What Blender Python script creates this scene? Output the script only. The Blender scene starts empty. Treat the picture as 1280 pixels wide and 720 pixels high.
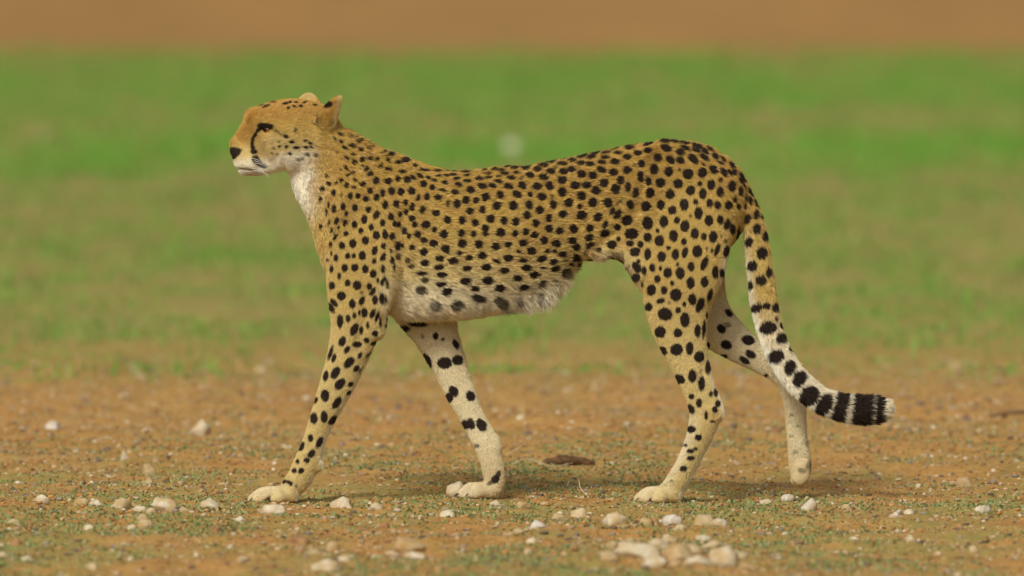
import bpy, math, random
import numpy as np
from mathutils import Vector
from mathutils.bvhtree import BVHTree

rng = np.random.default_rng(11)
random.seed(5)
scene = bpy.context.scene
COL = scene.collection
S = 0.0019              # metres per photo pixel at the animal
CAM_D, CAM_H = 24.8, 1.52
F_PX = CAM_D / S

# ------------------------------------------------------------------ camera
cd = bpy.data.cameras.new('camera')
cam = bpy.data.objects.new('camera', cd)
COL.objects.link(cam)
cam.location = (0, -CAM_D, CAM_H)
cam.rotation_euler = (math.radians(90) - math.atan(535 / F_PX), 0, 0)
cd.sensor_width = 36
cd.lens = 36 * F_PX / 1280
cd.clip_start = 0.5
cd.clip_end = 6000
cd.dof.use_dof = True
cd.dof.focus_distance = CAM_D + 0.02
cd.dof.aperture_fstop = 3.5
scene.camera = cam

# ------------------------------------------------------------------ sky and sun
SUN_EL, SUN_AZ = math.radians(42), math.radians(203)   # azimuth clockwise from +y
w = bpy.data.worlds.new('World')
scene.world = w
w.use_nodes = True
nt = w.node_tree
sky = nt.nodes.new('ShaderNodeTexSky')
sky.sky_type = 'NISHITA'
sky.sun_disc = False
sky.sun_elevation = SUN_EL
sky.sun_rotation = SUN_AZ
sky.dust_density = 6.0
sky.air_density = 1.0
sky.ozone_density = 0.6
hs = nt.nodes.new('ShaderNodeHueSaturation')
hs.inputs['Saturation'].default_value = 0.18
nt.links.new(sky.outputs[0], hs.inputs['Color'])
bg = nt.nodes['Background']
nt.links.new(hs.outputs[0], bg.inputs[0])
bg.inputs[1].default_value = 0.07
sd = bpy.data.lights.new('sun', 'SUN')
sd.energy = 1.5
sd.angle = math.radians(16)
sd.color = (1.0, 0.95, 0.81)
sun = bpy.data.objects.new('sun', sd)
COL.objects.link(sun)
sun_dir = Vector((math.sin(SUN_AZ) * math.cos(SUN_EL), math.cos(SUN_AZ) * math.cos(SUN_EL), math.sin(SUN_EL)))
sun.rotation_euler = sun_dir.to_track_quat('Z', 'Y').to_euler()
sun.location = sun_dir * 30
scene.view_settings.view_transform = 'Standard'
scene.view_settings.look = 'None'
scene.view_settings.exposure = 0.33
scene.view_settings.gamma = 1.0
scene.render.engine = 'CYCLES'
scene.cycles.use_denoising = True
scene.cycles.max_bounces = 8
scene.cycles.diffuse_bounces = 6
try:
    scene.cycles_curves.shape = 'RIBBONS'
except Exception:
    pass

# ------------------------------------------------------------------ helpers
def tag(o, label=None, cat=None, group=None, kind=None):
    if label: o['label'] = label
    if cat: o['category'] = cat
    if group: o['group'] = group
    if kind: o['kind'] = kind
    return o

def mat(name, rough=0.9, spec=0.15):
    m = bpy.data.materials.new(name)
    m.use_nodes = True
    b = m.node_tree.nodes['Principled BSDF']
    b.inputs['Roughness'].default_value = rough
    b.inputs['Specular IOR Level'].default_value = spec
    return m, m.node_tree, b

def node(t, kind, **kw):
    n = t.nodes.new(kind)
    for k, v in kw.items():
        if k in n.inputs: n.inputs[k].default_value = v
        else: setattr(n, k, v)
    return n

def ramp(t, fac, stops):
    r = t.nodes.new('ShaderNodeValToRGB')
    e = r.color_ramp.elements
    while len(e) < len(stops): e.new(0.5)
    for el, (p, c) in zip(e, stops):
        el.position = p
        el.color = (*c, 1) if len(c) == 3 else c
    t.links.new(fac, r.inputs[0])
    return r.outputs[0]

def mesh_obj(name, verts, faces, material=None, parent=None, smooth=True):
    me = bpy.data.meshes.new(name)
    me.from_pydata([tuple(v) for v in verts], [], [tuple(f) for f in faces])
    me.update()
    return link_mesh(name, me, material, parent, smooth)

def fast_mesh(name, V, F):
    """V (n,3), F (m,k) arrays -> mesh"""
    V = np.ascontiguousarray(V, np.float32); F = np.ascontiguousarray(F, np.int32)
    k = F.shape[1]
    me = bpy.data.meshes.new(name)
    me.vertices.add(len(V)); me.vertices.foreach_set('co', V.ravel())
    me.loops.add(F.size); me.loops.foreach_set('vertex_index', F.ravel())
    me.polygons.add(len(F))
    me.polygons.foreach_set('loop_start', np.arange(len(F), dtype=np.int32) * k)
    me.update(calc_edges=True)
    return me

def link_mesh(name, me, material=None, parent=None, smooth=True):
    if material: me.materials.append(material)
    if smooth: me.polygons.foreach_set('use_smooth', np.ones(len(me.polygons), dtype=bool))
    o = bpy.data.objects.new(name, me)
    COL.objects.link(o)
    if parent: o.parent = parent
    return o

def vnoise(x, y, seed=0):
    """smooth value noise 0..1 on arrays"""
    xi = np.floor(x).astype(np.int64); yi = np.floor(y).astype(np.int64)
    xf = x - xi; yf = y - yi
    xf = xf * xf * (3 - 2 * xf); yf = yf * yf * (3 - 2 * yf)
    def h(a, b):
        n = (a * 374761393 + b * 668265263 + seed * 974634777) & 0x7fffffff
        n = ((n ^ (n >> 13)) * 1274126177) & 0x7fffffff
        return ((n ^ (n >> 16)) & 0xffff) / 65535.0
    return (h(xi, yi) * (1 - xf) + h(xi + 1, yi) * xf) * (1 - yf) + (h(xi, yi + 1) * (1 - xf) + h(xi + 1, yi + 1) * xf) * yf

def sstep(a, b, x):
    t = np.clip((x - a) / (b - a), 0, 1)
    return t * t * (3 - 2 * t)

def ground_at(px, py):
    """photo pixel of a point on level ground -> world x, y, metres per pixel there"""
    d = CAM_H * F_PX / (py + 175.0)
    return (px - 640) * d / F_PX, d - CAM_D, d / F_PX

# ------------------------------------------------------------------ ground
PAWS = [(-0.55, -0.09), (-0.10, 0.08), (0.36, -0.09), (0.68, 0.08)]
def ground_z(x, y):
    x = np.asarray(x, float); y = np.asarray(y, float)
    a = (vnoise(x * 1.1, y * 0.9, 1) - 0.5) * 0.035
    b = (vnoise(x * 5, y * 5, 2) - 0.5) * 0.022
    c = (vnoise(x * 17, y * 17, 3) - 0.5) * 0.014
    d = (vnoise(x * 40, y * 40, 4) - 0.5) * 0.008
    near = sstep(40, 12, np.abs(y)) * sstep(16, 5, np.abs(x))
    flat = np.ones_like(x)
    for (qx, qy) in PAWS:
        flat = flat * (1 - 0.93 * np.exp(-((x - qx) ** 2 + (y - qy) ** 2) / 0.12 ** 2))
    band = 0.25 + 0.75 * sstep(0.15, 1.0, np.abs(y))
    return ((a * band + b * band) * flat + (c + d) * (0.25 + 0.75 * flat)) * near - 0.002

def axis(spans):
    out = []
    for a, b, n in spans: out.append(np.linspace(a, b, n, endpoint=False))
    out.append([spans[-1][1]])
    return np.concatenate(out)
xs = axis([(-3000, -300, 4), (-300, -30, 8), (-30, -5, 14), (-5, -2.2, 50), (-2.2, 2.2, 240), (2.2, 5, 50), (5, 30, 14), (30, 300, 8), (300, 3000, 4)])
ys = axis([(-3000, -100, 4), (-100, -26, 5), (-26, -4, 24), (-4, 7, 520), (7, 20, 140), (20, 66, 60), (66, 400, 8), (400, 4000, 5)])
X, Y = np.meshgrid(xs, ys, indexing='ij')
Z = ground_z(X, Y)
nx_, ny_ = len(xs), len(ys)
idx = np.arange(nx_ * ny_).reshape(nx_, ny_)
F = np.stack([idx[:-1, :-1], idx[1:, :-1], idx[1:, 1:], idx[:-1, 1:]], -1).reshape(-1, 4)
gm = fast_mesh('ground', np.stack([X, Y, Z], -1).reshape(-1, 3), F)

m_soil, t, b = mat('red_soil', 0.95, 0.1)
tc = node(t, 'ShaderNodeNewGeometry')
def mapping(scale):
    mp = node(t, 'ShaderNodeMapping')
    mp.inputs['Scale'].default_value = scale
    t.links.new(tc.outputs['Position'], mp.inputs[0])
    return mp.outputs[0]
def noise(vec, scale, detail=4, rough=0.6):
    n = node(t, 'ShaderNodeTexNoise', Scale=scale, Detail=detail, Roughness=rough)
    t.links.new(vec, n.inputs['Vector'])
    return n.outputs[0]
def mix(f, a, b_):
    m = node(t, 'ShaderNodeMix', data_type='RGBA')
    if hasattr(f, 'links') or hasattr(f, 'is_output'): t.links.new(f, m.inputs[0])
    else: m.inputs[0].default_value = f
    for s, v in ((m.inputs[6], a), (m.inputs[7], b_)):
        if isinstance(v, tuple): s.default_value = (*v, 1)
        else: t.links.new(v, s)
    return m.outputs[2]
big = noise(mapping((1, 0.6, 1)), 1.6, 5)
mid = noise(mapping((1, 1, 1)), 11, 6, 0.7)
fine = noise(mapping((1, 1, 1)), 70, 4, 0.7)
c_big = ramp(t, big, [(0.30, (0.46, 0.22, 0.052)), (0.52, (0.53, 0.285, 0.082)), (0.72, (0.55, 0.36, 0.145))])
c_mid = ramp(t, mid, [(0.30, (0.15, 0.075, 0.028)), (0.46, (0.48, 0.235, 0.06)), (0.60, (0.58, 0.335, 0.11)), (0.75, (0.68, 0.51, 0.27))])
c1 = mix(0.6, c_big, c_mid)
c_fine = ramp(t, fine, [(0.32, (0.10, 0.06, 0.03)), (0.45, (0.38, 0.19, 0.06)), (0.60, (0.46, 0.28, 0.10)), (0.74, (0.62, 0.50, 0.32))])
c2 = mix(0.45, c1, c_fine)
# thin green film of seedlings: patches, and all over the field beyond the bare strip
sep = node(t, 'ShaderNodeSeparateXYZ')
t.links.new(tc.outputs['Position'], sep.inputs[0])
mr = node(t, 'ShaderNodeMapRange')
t.links.new(sep.outputs['Y'], mr.inputs[0])
for i, v in ((1, 4.5), (2, 9.0), (3, 0.0), (4, 0.6)): mr.inputs[i].default_value = v
gpat = ramp(t, noise(mapping((1, 0.55, 1)), 2.6, 6, 0.65), [(0.42, (0, 0, 0)), (0.62, (1, 1, 1))])
addn = node(t, 'ShaderNodeMath', operation='MULTIPLY_ADD', use_clamp=True)
film = node(t, 'ShaderNodeMapRange')       # fewer seedlings on the bare strip
t.links.new(sep.outputs['Y'], film.inputs[0])
for i, v in ((1, 0.8), (2, 2.4), (3, 0.58), (4, 0.18)): film.inputs[i].default_value = v
t.links.new(gpat, addn.inputs[0]); t.links.new(film.outputs[0], addn.inputs[1]); t.links.new(mr.outputs[0], addn.inputs[2])
sandy = node(t, 'ShaderNodeMapRange')      # the field runs out into sand at the foot of the dune
t.links.new(sep.outputs['Y'], sandy.inputs[0])
for i, v in ((1, 47.0), (2, 61.0), (3, 0.0), (4, 1.0)): sandy.inputs[i].default_value = v
c3 = mix(sandy.outputs[0], mix(addn.outputs[0], c2, (0.25, 0.27, 0.08)), (0.36, 0.19, 0.07))
t.links.new(c3, b.inputs['Base Color'])
bump = node(t, 'ShaderNodeBump', Strength=0.6, Distance=0.012)
t.links.new(fine, bump.inputs['Height'])
t.links.new(bump.outputs[0], b.inputs['Normal'])
ground = link_mesh('ground', gm, m_soil)
tag(ground, 'reddish orange stony soil of the dry riverbed', kind='structure')

# ------------------------------------------------------------------ dune behind the field
dx = np.linspace(-500, 500, 161); dy = np.concatenate([np.linspace(54, 100, 80), np.linspace(103, 260, 40)])
DX, DY = np.meshgrid(dx, dy, indexing='ij')
foot = 59.5 + (vnoise(DX * 0.05, DX * 0 + 3, 21) - 0.5) * 5 + (vnoise(DX * 0.3, DX * 0 + 8, 22) - 0.5) * 1.6
r_ = DY - foot
DZ = np.where(r_ < 0, -0.15 + 0.02 * r_, 0)
DZ = DZ + np.where(r_ > 0, 16 * (1 - np.exp(-np.clip(r_, 0, None) / 55)) - 0.15 * np.exp(-np.clip(r_, 0, None) / 0.6), 0)
DZ = DZ + (vnoise(DX * 0.12, DY * 0.12, 23) - 0.5) * 0.9 * sstep(4, 20, r_)
DZ = DZ - sstep(170, 260, DY) * 20
di = np.arange(DX.size).reshape(DX.shape)
DF = np.stack([di[:-1, :-1], di[1:, :-1], di[1:, 1:], di[:-1, 1:]], -1).reshape(-1, 4)
m_dune, t, b = mat('dune_sand', 0.95, 0.1)
tc = node(t, 'ShaderNodeNewGeometry')
dn = noise(mapping((1, 0.5, 1)), 0.25, 5)
dn2 = noise(mapping((1, 1, 1)), 1.3, 4)
dc = mix(0.35, ramp(t, dn, [(0.3, (0.26, 0.135, 0.045)), (0.7, (0.32, 0.175, 0.064))]), ramp(t, dn2, [(0.3, (0.22, 0.155, 0.050)), (0.7, (0.35, 0.20, 0.070))]))
t.links.new(dc, b.inputs['Base Color'])
dune = link_mesh('dune', fast_mesh('dune', np.stack([DX, DY, DZ], -1).reshape(-1, 3), DF), m_dune)
tag(dune, 'long red sand dune slope behind the green field', kind='structure')

# ------------------------------------------------------------------ cheetah body as one signed-distance surface
# all body coordinates are in photo pixels: x right, y away from the lens, z up
def P(px, py, y): return np.array([px, y, 625 - py - 0.061 * y])
VOX = 2.0
LO = np.array([262, -96, -4.0]); HI = np.array([1134, 84, 520.0])
N = np.ceil((HI - LO) / VOX).astype(int) + 1
D = np.full(N, 60.0, np.float32)
GX = (LO[0] + VOX * np.arange(N[0])).astype(np.float32)
GY = (LO[1] + VOX * np.arange(N[1])).astype(np.float32)
GZ = (LO[2] + VOX * np.arange(N[2])).astype(np.float32)
SEG = []    # (midpoint, tangent, radius, hair length, region)

def sub(lo, hi):
    i0 = np.clip(np.floor((lo - LO) / VOX).astype(int), 0, N - 1)
    i1 = np.clip(np.ceil((hi - LO) / VOX).astype(int) + 1, 1, N)
    sl = tuple(slice(a, c) for a, c in zip(i0, i1))
    return sl, GX[sl[0]][:, None, None], GY[sl[1]][None, :, None], GZ[sl[2]][None, None, :]

def smin(a, b, k):
    if k <= 0: return np.minimum(a, b)
    h = np.clip(k - np.abs(a - b), 0, None) / k
    return np.minimum(a, b) - h * h * k * 0.25

def catmull(pts, n):
    pts = np.asarray(pts, float)
    if len(pts) == 2: return np.stack([pts[0] + (pts[1] - pts[0]) * s for s in np.linspace(0, 1, n + 1)])
    e = np.vstack([2 * pts[0] - pts[1], pts, 2 * pts[-1] - pts[-2]])
    out = []
    for i in range(len(pts) - 1):
        p0, p1, p2, p3 = e[i:i + 4]
        for s in np.arange(n) / n:
            out.append(0.5 * (2 * p1 + (p2 - p0) * s + (2 * p0 - 5 * p1 + 4 * p2 - p3) * s * s + (3 * p1 - p0 - 3 * p2 + p3) * s ** 3))
    out.append(pts[-1])
    return np.array(out)

def loft(pts, k=14, n=3, cap=0.6, hair=12, region='body', lat=None, carve=False):
    """pts: rows of (x, y, z, in-plane radius, lateral radius); flow runs along the row order"""
    Q = catmull(pts, n)
    L = np.array([0, 1, 0], float) if lat is None else np.asarray(lat, float)
    lo = (Q[:, :3] - Q[:, 3:].max(1)[:, None]).min(0) - k - 6
    hi = (Q[:, :3] + Q[:, 3:].max(1)[:, None]).max(0) + k + 6
    sl, gx, gy, gz = sub(lo, hi)
    d = np.full(np.broadcast_shapes(gx.shape, gy.shape, gz.shape), 60.0, np.float32)
    for i in range(len(Q) - 1):
        A, B = Q[i], Q[i + 1]
        ax = B[:3] - A[:3]; ln = np.linalg.norm(ax)
        if ln < 1e-6: continue
        ax = ax / ln
        lt = L - ax * L.dot(ax); lt /= np.linalg.norm(lt)
        ip = np.cross(ax, lt)
        rx, ry, rz = gx - A[0], gy - A[1], gz - A[2]
        al = rx * ax[0] + ry * ax[1] + rz * ax[2]
        tt = np.clip(al / ln, 0, 1)
        over = al - tt * ln
        a = A[3] + (B[3] - A[3]) * tt; bb = A[4] + (B[4] - A[4]) * tt
        u = rx * ip[0] + ry * ip[1] + rz * ip[2]
        v = rx * lt[0] + ry * lt[1] + rz * lt[2]
        q = np.sqrt((u / a) ** 2 + (v / bb) ** 2 + (over / (cap * a)) ** 2)
        dd = (q - 1) * np.minimum(a, bb)
        d = np.minimum(d, dd.astype(np.float32))
        if not carve: SEG.append((0.5 * (A[:3] + B[:3]), ax, 0.5 * (A[3] + B[3]), hair, region))
    if carve: D[sl] = -smin(-D[sl], d, k)
    else: D[sl] = smin(D[sl], d, k)

def path(rows):   # rows of (px, py, y, a, b)
    return [(*P(r[0], r[1], r[2]), r[3], r[4]) for r in rows]

# trunk
loft(path([(455, 283, 0, 80, 42), (484, 290, 0, 91, 52), (520, 300, 0, 93, 57), (560, 302, 0, 88, 58), (600, 299, 0, 86, 57),
           (650, 287, 0, 81, 55), (692, 267, 0, 65, 52), (722, 259, 0, 62, 49), (752, 249.5, 0, 59, 46), (790, 248.5, 0, 66, 46),
           (830, 248, 0, 70, 47), (866, 254, 0, 73, 46), (896, 267, 0, 57, 38)]), k=16, n=3, hair=13, region='trunk')
# rib cage and flank swell, hip points, withers
for s in (-1, 1):
    loft(path([(560, 310, 26 * s, 62, 36), (636, 292, 24 * s, 46, 34)]), k=24, n=2, hair=13, region='trunk')
    loft(path([(508, 216, 17 * s, 11, 9), (486, 258, 37 * s, 26, 16), (462, 312, 46 * s, 34, 16)]), k=24, n=3, hair=10, region='trunk')
    loft(path([(826, 196, 24 * s, 14, 12), (856, 208, 32 * s, 20, 14), (890, 238, 26 * s, 26, 16)]), k=26, n=3, hair=10, region='trunk')
# neck
loft(path([(392, 172, -3, 34, 31), (408, 195, -1, 41, 34), (432, 226, 0, 53, 38), (458, 258, 0, 68, 44)]), k=18, n=4, hair=15, region='neck')
loft(path([(380, 196, -3, 20, 20), (396, 232, 0, 22, 22), (424, 276, 0, 25, 26), (439, 316, 0, 27, 28)]), k=20, n=3, hair=17, region='throat')
# near fore leg
NF = -44
loft(path([(474, 268, -36, 42, 22), (458, 316, NF, 44, 26), (450, 352, NF, 40, 25), (447, 384, NF, 34, 23), (445, 408, NF, 30, 21),
           (435, 444, NF + 2, 24.5, 18), (421, 482, NF + 4, 20.5, 16), (406, 516, NF + 5, 15.5, 14), (394, 548, NF + 6, 13, 13.5),
           (384, 577, NF + 6, 15, 14.5), (374, 598, NF + 6, 14.5, 15), (362, 611, NF + 6, 12, 17)]), k=14, n=3, hair=6, region='leg_near')
loft(path([(466, 400, NF, 13, 11), (470, 416, NF, 8.5, 9)]), k=12, n=2, hair=6, region='leg_near')      # elbow point
loft(path([(398, 578, NF + 6, 5, 6), (400, 584, NF + 6, 5, 6)]), k=8, n=2, hair=5, region='leg_near')   # carpal pad
# far fore leg
FF = 42
loft(path([(505, 320, 34, 38, 22), (516, 365, FF, 34, 22), (538, 402, FF, 30, 20), (546, 420, FF, 26, 18), (560, 452, FF, 21.5, 16.5),
           (575, 488, FF, 18, 15), (591, 522, FF, 14.5, 13), (606, 549, FF, 15.5, 13.5), (614, 575, FF, 13.5, 13), (618, 597, FF, 13, 14),
           (616, 609, FF, 12, 16)]), k=14, n=3, hair=6, region='leg_far')
loft(path([(617, 549, FF, 4.5, 5), (620, 558, FF, 4, 5)]), k=10, n=2, hair=5, region='leg_far')
# near hind leg
NH = -44
loft(path([(862, 246, -28, 50, 20), (858, 292, -38, 54, 26), (853, 336, NH, 50, 27), (847, 374, NH, 42, 25), (849, 408, NH, 34, 21),
           (857, 438, NH, 26, 18), (867, 468, NH, 21, 16), (876, 494, NH, 18.5, 14), (881, 516, NH, 18.5, 13.5), (875, 541, NH, 15.5, 13.5),
           (866, 563, NH, 13, 13), (856, 584, NH, 12.5, 13.5), (845, 603, NH, 13, 15), (836, 613, NH, 12, 17)]), k=14, n=3, hair=7, region='leg_near')
loft(path([(886, 498, NH, 9, 8), (897, 519, NH, 7.5, 8)]), k=10, n=2, hair=6, region='leg_near')        # hock point
# fold of skin from belly to stifle
for s in (-1, 1):
    loft(path([(752, 296, 34 * s, 20, 9), (784, 306, 38 * s, 18, 9), (812, 330, 42 * s, 20, 11)]), k=22, n=3, hair=9, region='trunk')
# far hind leg, lifting off
FH = 42
loft(path([(862, 260, 26, 46, 20), (860, 310, 36, 46, 24), (864, 350, FH, 42, 24), (878, 386, FH, 34, 20), (902, 412, FH, 26, 17),
           (932, 434, FH, 20, 15), (960, 451, FH, 16, 13), (983, 466, FH, 16, 12.5), (994, 488, FH, 15.5, 12.5), (996, 514, FH, 12.5, 12),
           (998, 546, FH, 11.5, 12), (1001, 570, FH, 13, 13.5), (1002, 588, FH, 13, 15)]), k=14, n=3, hair=7, region='leg_far')
loft(path([(988, 456, FH, 8, 8), (996, 462, FH, 7, 8)]), k=10, n=2, hair=6, region='leg_far')
for i, (yy, ln) in enumerate(((-14, 0), (-5, 4), (5, 4), (14, 0))):
    loft(path([(1003, 580, FH + yy, 11, 6), (1002, 593, FH + yy, 11, 6), (998, 599 + ln * 0.7, FH + yy, 9, 5.5)]), k=2.5, n=2, hair=3, region='leg_far')

CLAWS = []
def paw(px, py, y, tips, r=6.6, region='leg_near'):
    """toes fanned from the foot; tips are (dx of tip, lateral offset)"""
    for dx_, yy in tips:
        x1 = px + dx_
        loft(path([(px + 3, py - 14, y + yy * 0.6, r + 0.5, r - 1), (0.45 * px + 0.55 * x1, py - 13.5, y + yy * 0.9, r + 0.8, r - 0.6),
                   (x1 + r + 3, py - r * 1.05, y + yy, r + 0.6, r), (x1 + r * 0.6, py - r * 0.8, y + yy, r * 0.75, r * 0.8)]), k=2.0, n=3, cap=1.0, hair=2, region=region)
    loft(path([(px + 12, py - 9, y, 9, 15), (px - 4, py - 8, y, 8, 16)]), k=8, n=2, hair=4, region=region)
    for (d0, y0), (d1, y1) in zip(tips[:-1], tips[1:]):        # clefts between the toes
        ym, dm_ = 0.5 * (y0 + y1), min(d0, d1)
        loft(path([(px - 2, py - 21, y + ym * 0.8, 6, 1.6), (px + dm_ * 0.6, py - 14, y + ym * 0.95, 10, 2.4), (px + dm_ - 4, py - 7, y + ym * 1.05, 11, 3.2)]), k=2, n=3, carve=True)
    for dx_, yy in tips: CLAWS.append(P(px + dx_ - 1, py - 4.5, y + yy * 1.02))
paw(356, 628, NF + 6, [(-17, -19), (-40, -7), (-46, 5.5), (-34, 17)])
paw(607, 622.5, FF, [(-22, -17), (-34, -6), (-36, 5), (-28, 15)], region='leg_far')
paw(834, 628, NH, [(-20, -19), (-36, -7), (-42, 5.5), (-32, 17)])
# creases: flank against thigh, behind the upper arm, hamstring groove, forearm groove
loft(path([(806, 228, -52, 7, 10), (799, 258, -54, 8, 11), (776, 286, -54, 7, 10), (748, 308, -51, 6, 9)]), k=13, n=3, carve=True)
loft(path([(508, 262, -66, 8, 12), (502, 300, -72, 8, 12), (500, 350, -70, 8, 12)]), k=12, n=3, carve=True)
loft(path([(884, 440, NH - 18, 4, 6), (876, 478, NH - 16, 4, 6), (886, 505, NH - 15, 3.5, 5)]), k=7, n=3, carve=True)
loft(path([(462, 360, NF - 29, 4, 7), (456, 400, NF - 26, 4, 7), (446, 440, NF - 21, 4, 6)]), k=9, n=3, carve=True)
for s_ in (-1, 1):     # triceps, thigh muscle and last ribs stand out a little
    loft(path([(486, 300, 54 * s_, 14, 7), (476, 350, 58 * s_, 13, 8), (470, 385, 54 * s_, 9, 7)]), k=12, n=3, hair=7, region='trunk')
    loft(path([(872, 262, 52 * s_, 20, 10), (878, 310, 58 * s_, 17, 9), (866, 360, 58 * s_, 14, 8)]), k=16, n=3, hair=7, region='trunk')
# tail
loft(path([(896, 230, 0, 15, 18), (920, 245, -2, 15, 15), (937, 268, -6, 12.5, 12.5), (945, 300, -10, 12.5, 12.5), (950, 340, -14, 13, 13),
           (955, 378, -18, 13.5, 13.5), (963, 414, -22, 13, 13), (976, 446, -26, 13, 13), (992, 470, -28, 13, 13), (1012, 490, -30, 13, 13),
           (1036, 504, -32, 13, 13), (1064, 510, -33, 13.5, 13.5), (1090, 511, -34, 13, 13), (1104, 511, -34, 9, 9)]), k=9, n=3, hair=16, region='tail')

# head: local u forward, v to the near side, w up; turned a little towards the lens
YAW = math.radians(15)
CY, SY = math.cos(YAW), math.sin(YAW)
def H(u, v, w_): return np.array([375 - u * CY + v * SY, -u * SY - v * CY, 460 + w_])
HL = np.array([-SY, CY, 0]) * -1
def hloft(rows, **kw):  # (u, v, w, a, b)
    loft([(*H(r[0], r[1], r[2]), r[3], r[4]) for r in rows], lat=HL, **kw)
hloft([(63, 0, 0, 19, 16), (57, 0, 0, 24, 21), (46, 0, 4, 30, 27), (20, 0, 7, 35, 34), (-10, 0, 5, 35, 34), (-24, 0, -2, 30, 30)], k=10, n=3, hair=6, region='head')
hloft([(80, 0, -23, 13.5, 10.5), (70, 0, -19.5, 16.5, 13), (54, 0, -16, 22, 18)], k=8, n=3, hair=3, region='head')
hloft([(74, 0, -42, 9, 9), (54, 0, -39.5, 12, 13), (30, 0, -33, 13, 19), (8, 0, -26, 17, 24)], k=9, n=3, hair=6, region='head')
for s in (-1, 1):
    hloft([(78, 7.5 * s, -33, 9.5, 7.5), (66, 11 * s, -33, 12, 9)], k=7, n=2, hair=3, region='head')            # upper lip
    hloft([(40, 20 * s, -12, 15, 12), (16, 24 * s, -14, 24, 16), (-8, 22 * s, -16, 22, 16)], k=14, n=2, hair=11, region='head')  # cheek
    hloft([(60, 11 * s, 19, 9.5, 8.5), (40, 18 * s, 22, 10, 9)], k=12, n=2, hair=5, region='head')              # brow
    hloft([(54, 25 * s, 4, 7, 5), (45, 30 * s, 3, 8, 5)], k=6, n=2, carve=True)                                 # eye socket
    hloft([(55, 22.5 * s, 12.5, 3.5, 4), (47, 26 * s, 13, 4, 4), (37, 27 * s, 10, 4, 4)], k=4, n=3, hair=4, region='head')   # upper lid
    hloft([(52, 21 * s, -5.5, 6, 5), (38, 26 * s, -2, 7, 5)], k=8, n=2, hair=5, region='head')                    # lower lid
hloft([(85, 0, -13, 5, 5.5), (69, 0, 3, 9, 9)], k=9, n=2, hair=3, region='head')
hloft([(87.5, 0, -20.5, 5, 7.5), (83, 0, -22, 7, 8.5)], k=4, n=2, hair=2, region='nose')
for s in (-1, 1):
    hloft([(90.5, 3.6 * s, -23, 1.8, 2), (86, 4.4 * s, -23, 1.8, 2)], k=2, n=1, carve=True)                     # nostril
    hloft([(82, 4 * s, -42, 0.45, 6), (66, 12 * s, -43.5, 0.6, 4), (50, 19 * s, -40, 0.6, 4)], k=2.5, n=3, carve=True)  # mouth line
# ears (in picture pixels): near one cupped back, far one a rounded shell
nl = np.array([0.55, -0.80, 0.2])
loft(path([(408, 152, -29, 13, 7), (413, 140, -31, 11.5, 5), (420, 129, -32, 7.5, 4), (425, 122.5, -33, 3.5, 3)]), k=6, n=4, cap=0.8, hair=6, region='ear', lat=nl)
loft(path([(419, 148, -40, 8, 5), (422, 138, -41, 7, 4.5), (425, 129, -41, 4, 3)]), k=4, n=3, lat=nl, carve=True)
fl = np.array([0.5, 0.85, 0.1])
loft(path([(385, 140, 22, 17, 6), (384.5, 129, 25, 16.5, 5), (384, 123, 26, 12, 4)]), k=6, n=4, cap=0.75, hair=6, region='ear', lat=fl)
# nothing reaches below the soil
D = np.maximum(D, (-0.5 - GZ)[None, None, :]).astype(np.float32)

def surface_nets(D):
    s = D < 0
    c = [s[i:N[0] - 1 + i, j:N[1] - 1 + j, k:N[2] - 1 + k] for i in (0, 1) for j in (0, 1) for k in (0, 1)]
    cnt = sum(x.astype(np.int8) for x in c)
    act = (cnt > 0) & (cnt < 8)
    I = np.argwhere(act)
    ids = np.full(act.shape, -1, np.int64); ids[act] = np.arange(len(I))
    acc = np.zeros((len(I), 3)); num = np.zeros(len(I))
    corners = [(i, j, k) for i in (0, 1) for j in (0, 1) for k in (0, 1)]
    val = {o: D[I[:, 0] + o[0], I[:, 1] + o[1], I[:, 2] + o[2]].astype(float) for o in corners}
    for o in corners:
        for ax_ in range(3):
            if o[ax_]: continue
            p = list(o); p[ax_] = 1; p = tuple(p)
            a, b_ = val[o], val[p]
            m = (a < 0) != (b_ < 0)
            tt = np.where(m, a / np.where(m, a - b_, 1), 0)
            q = np.array(o, float)[None] + tt[:, None] * np.eye(3)[ax_][None]
            acc += np.where(m[:, None], q, 0); num += m
    V = (I + acc / num[:, None]) * VOX + LO
    faces = []
    for ax_ in range(3):
        o1, o2 = [a for a in range(3) if a != ax_]
        a = np.take(s, range(N[ax_] - 1), ax_); b_ = np.take(s, range(1, N[ax_]), ax_)
        E = np.argwhere(a != b_)
        E = E[(E[:, o1] > 0) & (E[:, o2] > 0) & (E[:, o1] < N[o1] - 1) & (E[:, o2] < N[o2] - 1)]
        ins = s[E[:, 0], E[:, 1], E[:, 2]]
        def cell(d1, d2):
            q = E.copy(); q[:, o1] -= d1; q[:, o2] -= d2
            return ids[q[:, 0], q[:, 1], q[:, 2]]
        f = np.stack([cell(1, 1), cell(0, 1), cell(0, 0), cell(1, 0)], -1)
        flip = ins if ax_ != 1 else ~ins
        f[~flip] = f[~flip][:, ::-1]
        faces.append(f)
    return V, np.concatenate(faces)

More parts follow.
